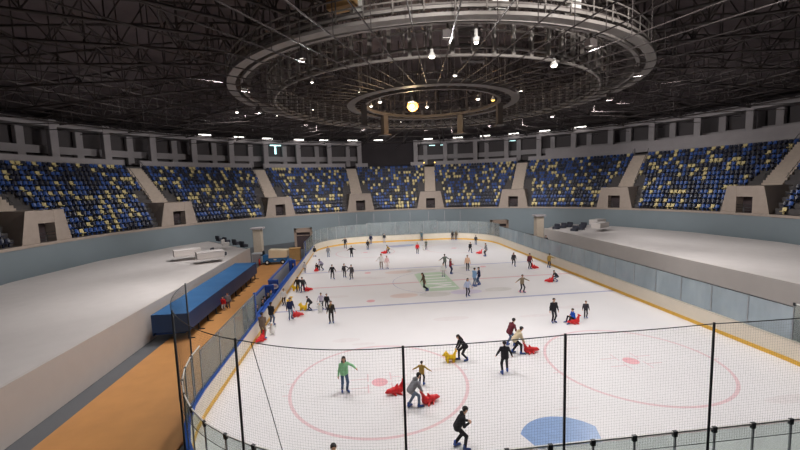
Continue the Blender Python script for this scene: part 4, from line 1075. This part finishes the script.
# ================================================================== LIGHT AND CAMERA
def spot(p, tgt, e, ang, c=(1, .97, .95), r=.5, blend=.6):
    l = bpy.data.lights.new('added_spot', 'SPOT'); l.energy = e; l.spot_size = R(ang); l.spot_blend = blend; l.color = c; l.shadow_soft_size = r
    o = bpy.data.objects.new('added_spot', l); col.objects.link(o); o.location = p
    o.rotation_euler = (Vector(tgt)-Vector(p)).to_track_quat('-Z', 'Y').to_euler(); return o
FL = []
words = ['front','front right','right front','right','right rear','rear right','rear','rear left','left rear','left','left front','front left']
for k in range(12):  # fixtures added to carry the spots that light the ice
    a = 180-30*k+8; p = pol(17.6, a, 18.2)
    t = thing('floodlight', 'added floodlight clamped under the catwalk ring on its %s side' % words[k], 'floodlight', tuple(p), -R(a), 'added floodlights under the catwalk ring')
    MB().bbox(-.3, .3, -.22, .22, 0, .3, .03).box(-.3,-.27,-.22,.22,-.14,0).box(.27,.3,-.22,.22,-.14,0).box(-.27,.27,-.22,-.19,-.14,0).box(-.27,.27,.19,.22,-.14,0).build('housing', M['truss'], t); MB().box(-.26, .26, -.18, .18, -.02, 0).build('lens', M['lens'], t)
    MB().box(-.04, .04, -.04, .04, .3, .75).build('clamp', M['ring_mid'], t)
    spot(p+Vector((0,0,-.16)), (p.x*.95, p.y*1.75, 0), FLOOD, 140)
for x, y, e, wd in ((-9, -25, 1., 'left'), (9, -25, 1.15, 'right')):  # unseen pair added to brighten the near ice
    t = thing('floodlight', 'large unseen floodlight added below the roof over the %s of the near goal line' % wd, 'floodlight', (x, y, 20.4), 0, 'added floodlights over the near goal line')
    MB().bbox(-.4, .4, -.3, .3, 0, .35, .03).build('housing', M['truss'], t); MB().box(-.36, .36, -.26, .26, -.03, 0).build('lens', M['lens'], t); MB().box(-.04, .04, -.04, .04, .35, 2.0).build('clamp', M['truss'], t)
    spot((x, y, 20.3), (x*.8, -17, 0), FLOOD*e, 140)
for a in (-75, -40, -10, 20, 50, 80): spot(tuple(pol(19.6, a, 18.0)), tuple(pol(46, a, 8)), STAND, 95, r=.8)  # spots without fixtures, added to brighten the far stand
for a in (-118, -92, 92, 118): spot(tuple(pol(19.6, a, 18.0)), tuple(pol(33, a, 1)), STAND*.75, 90, r=.8)  # more spots without fixtures, added to brighten the side platforms
l = bpy.data.lights.new('warm_glow', 'POINT'); l.energy = 1300; l.color = (1, .72, .42); l.shadow_soft_size = .35
o = bpy.data.objects.new('warm_glow', l); col.objects.link(o); o.location = (-1.93, .49, 17.5)
for a, e in ((188, 5200), (164, 6500)):  # unseen lamps, added only to brighten the near arc of the catwalk
    p = pol(27.5, a, 20.6)
    t = thing('added_catwalk_lamp', 'unseen lamp added above the camera end to brighten the catwalk, %s one' % ('left' if a > 180 else 'right'), 'lamp', tuple(p), -R(a), 'unseen lamps added to brighten the catwalk')
    MB().lathe([(0, .5), (.1, .48), (.3, .2), (.32, .1), (.2, .1)], 12).build('shade', M['white_paint'], t); MB().ball((0,0,.1), .14, 8).build('bulb', M['lens'], t); MB().tube([(0,0,.45), (0,0,2)], .03, 5).build('drop_rod', M['truss'], t)
    spot(p-Vector((0,0,.3)), tuple(pol(17, a-2, 19.0)), e, 74, (1, .95, .9), .25, .8)
w = bpy.data.worlds.new('World'); scene.world = w; w.use_nodes = True
w.node_tree.nodes['Background'].inputs[0].default_value = (.02, .02, .022, 1); w.node_tree.nodes['Background'].inputs[1].default_value = .2

cam = bpy.data.cameras.new('Camera'); co = bpy.data.objects.new('Camera', cam); col.objects.link(co); scene.camera = co
yaw, pit, rol = R(6.0001), R(5.8256), R(-1.8210)
fw = Vector((sin(yaw)*cos(pit), cos(yaw)*cos(pit), -sin(pit))); rt = Vector((cos(yaw), -sin(yaw), 0)); up = rt.cross(fw)
r2 = cos(rol)*rt+sin(rol)*up; u2 = -sin(rol)*rt+cos(rol)*up
mw = Matrix((r2, u2, -fw)).transposed().to_4x4(); mw.translation = (-7.686, -39.048, 10.104); co.matrix_world = mw
cam.sensor_width = 36; cam.lens = 36*384.19/800; cam.clip_end = 300; cam.clip_start = .1
vs = scene.view_settings; vs.view_transform = 'Standard'; vs.look = 'None'; vs.gamma = 1; vs.exposure = 0; vs.use_curve_mapping = False
scene.cycles.max_bounces = 6; scene.cycles.diffuse_bounces = 4; scene.cycles.glossy_bounces = 3; scene.cycles.transparent_max_bounces = 24; scene.cycles.use_denoising = True; scene.cycles.sample_clamp_indirect = 6
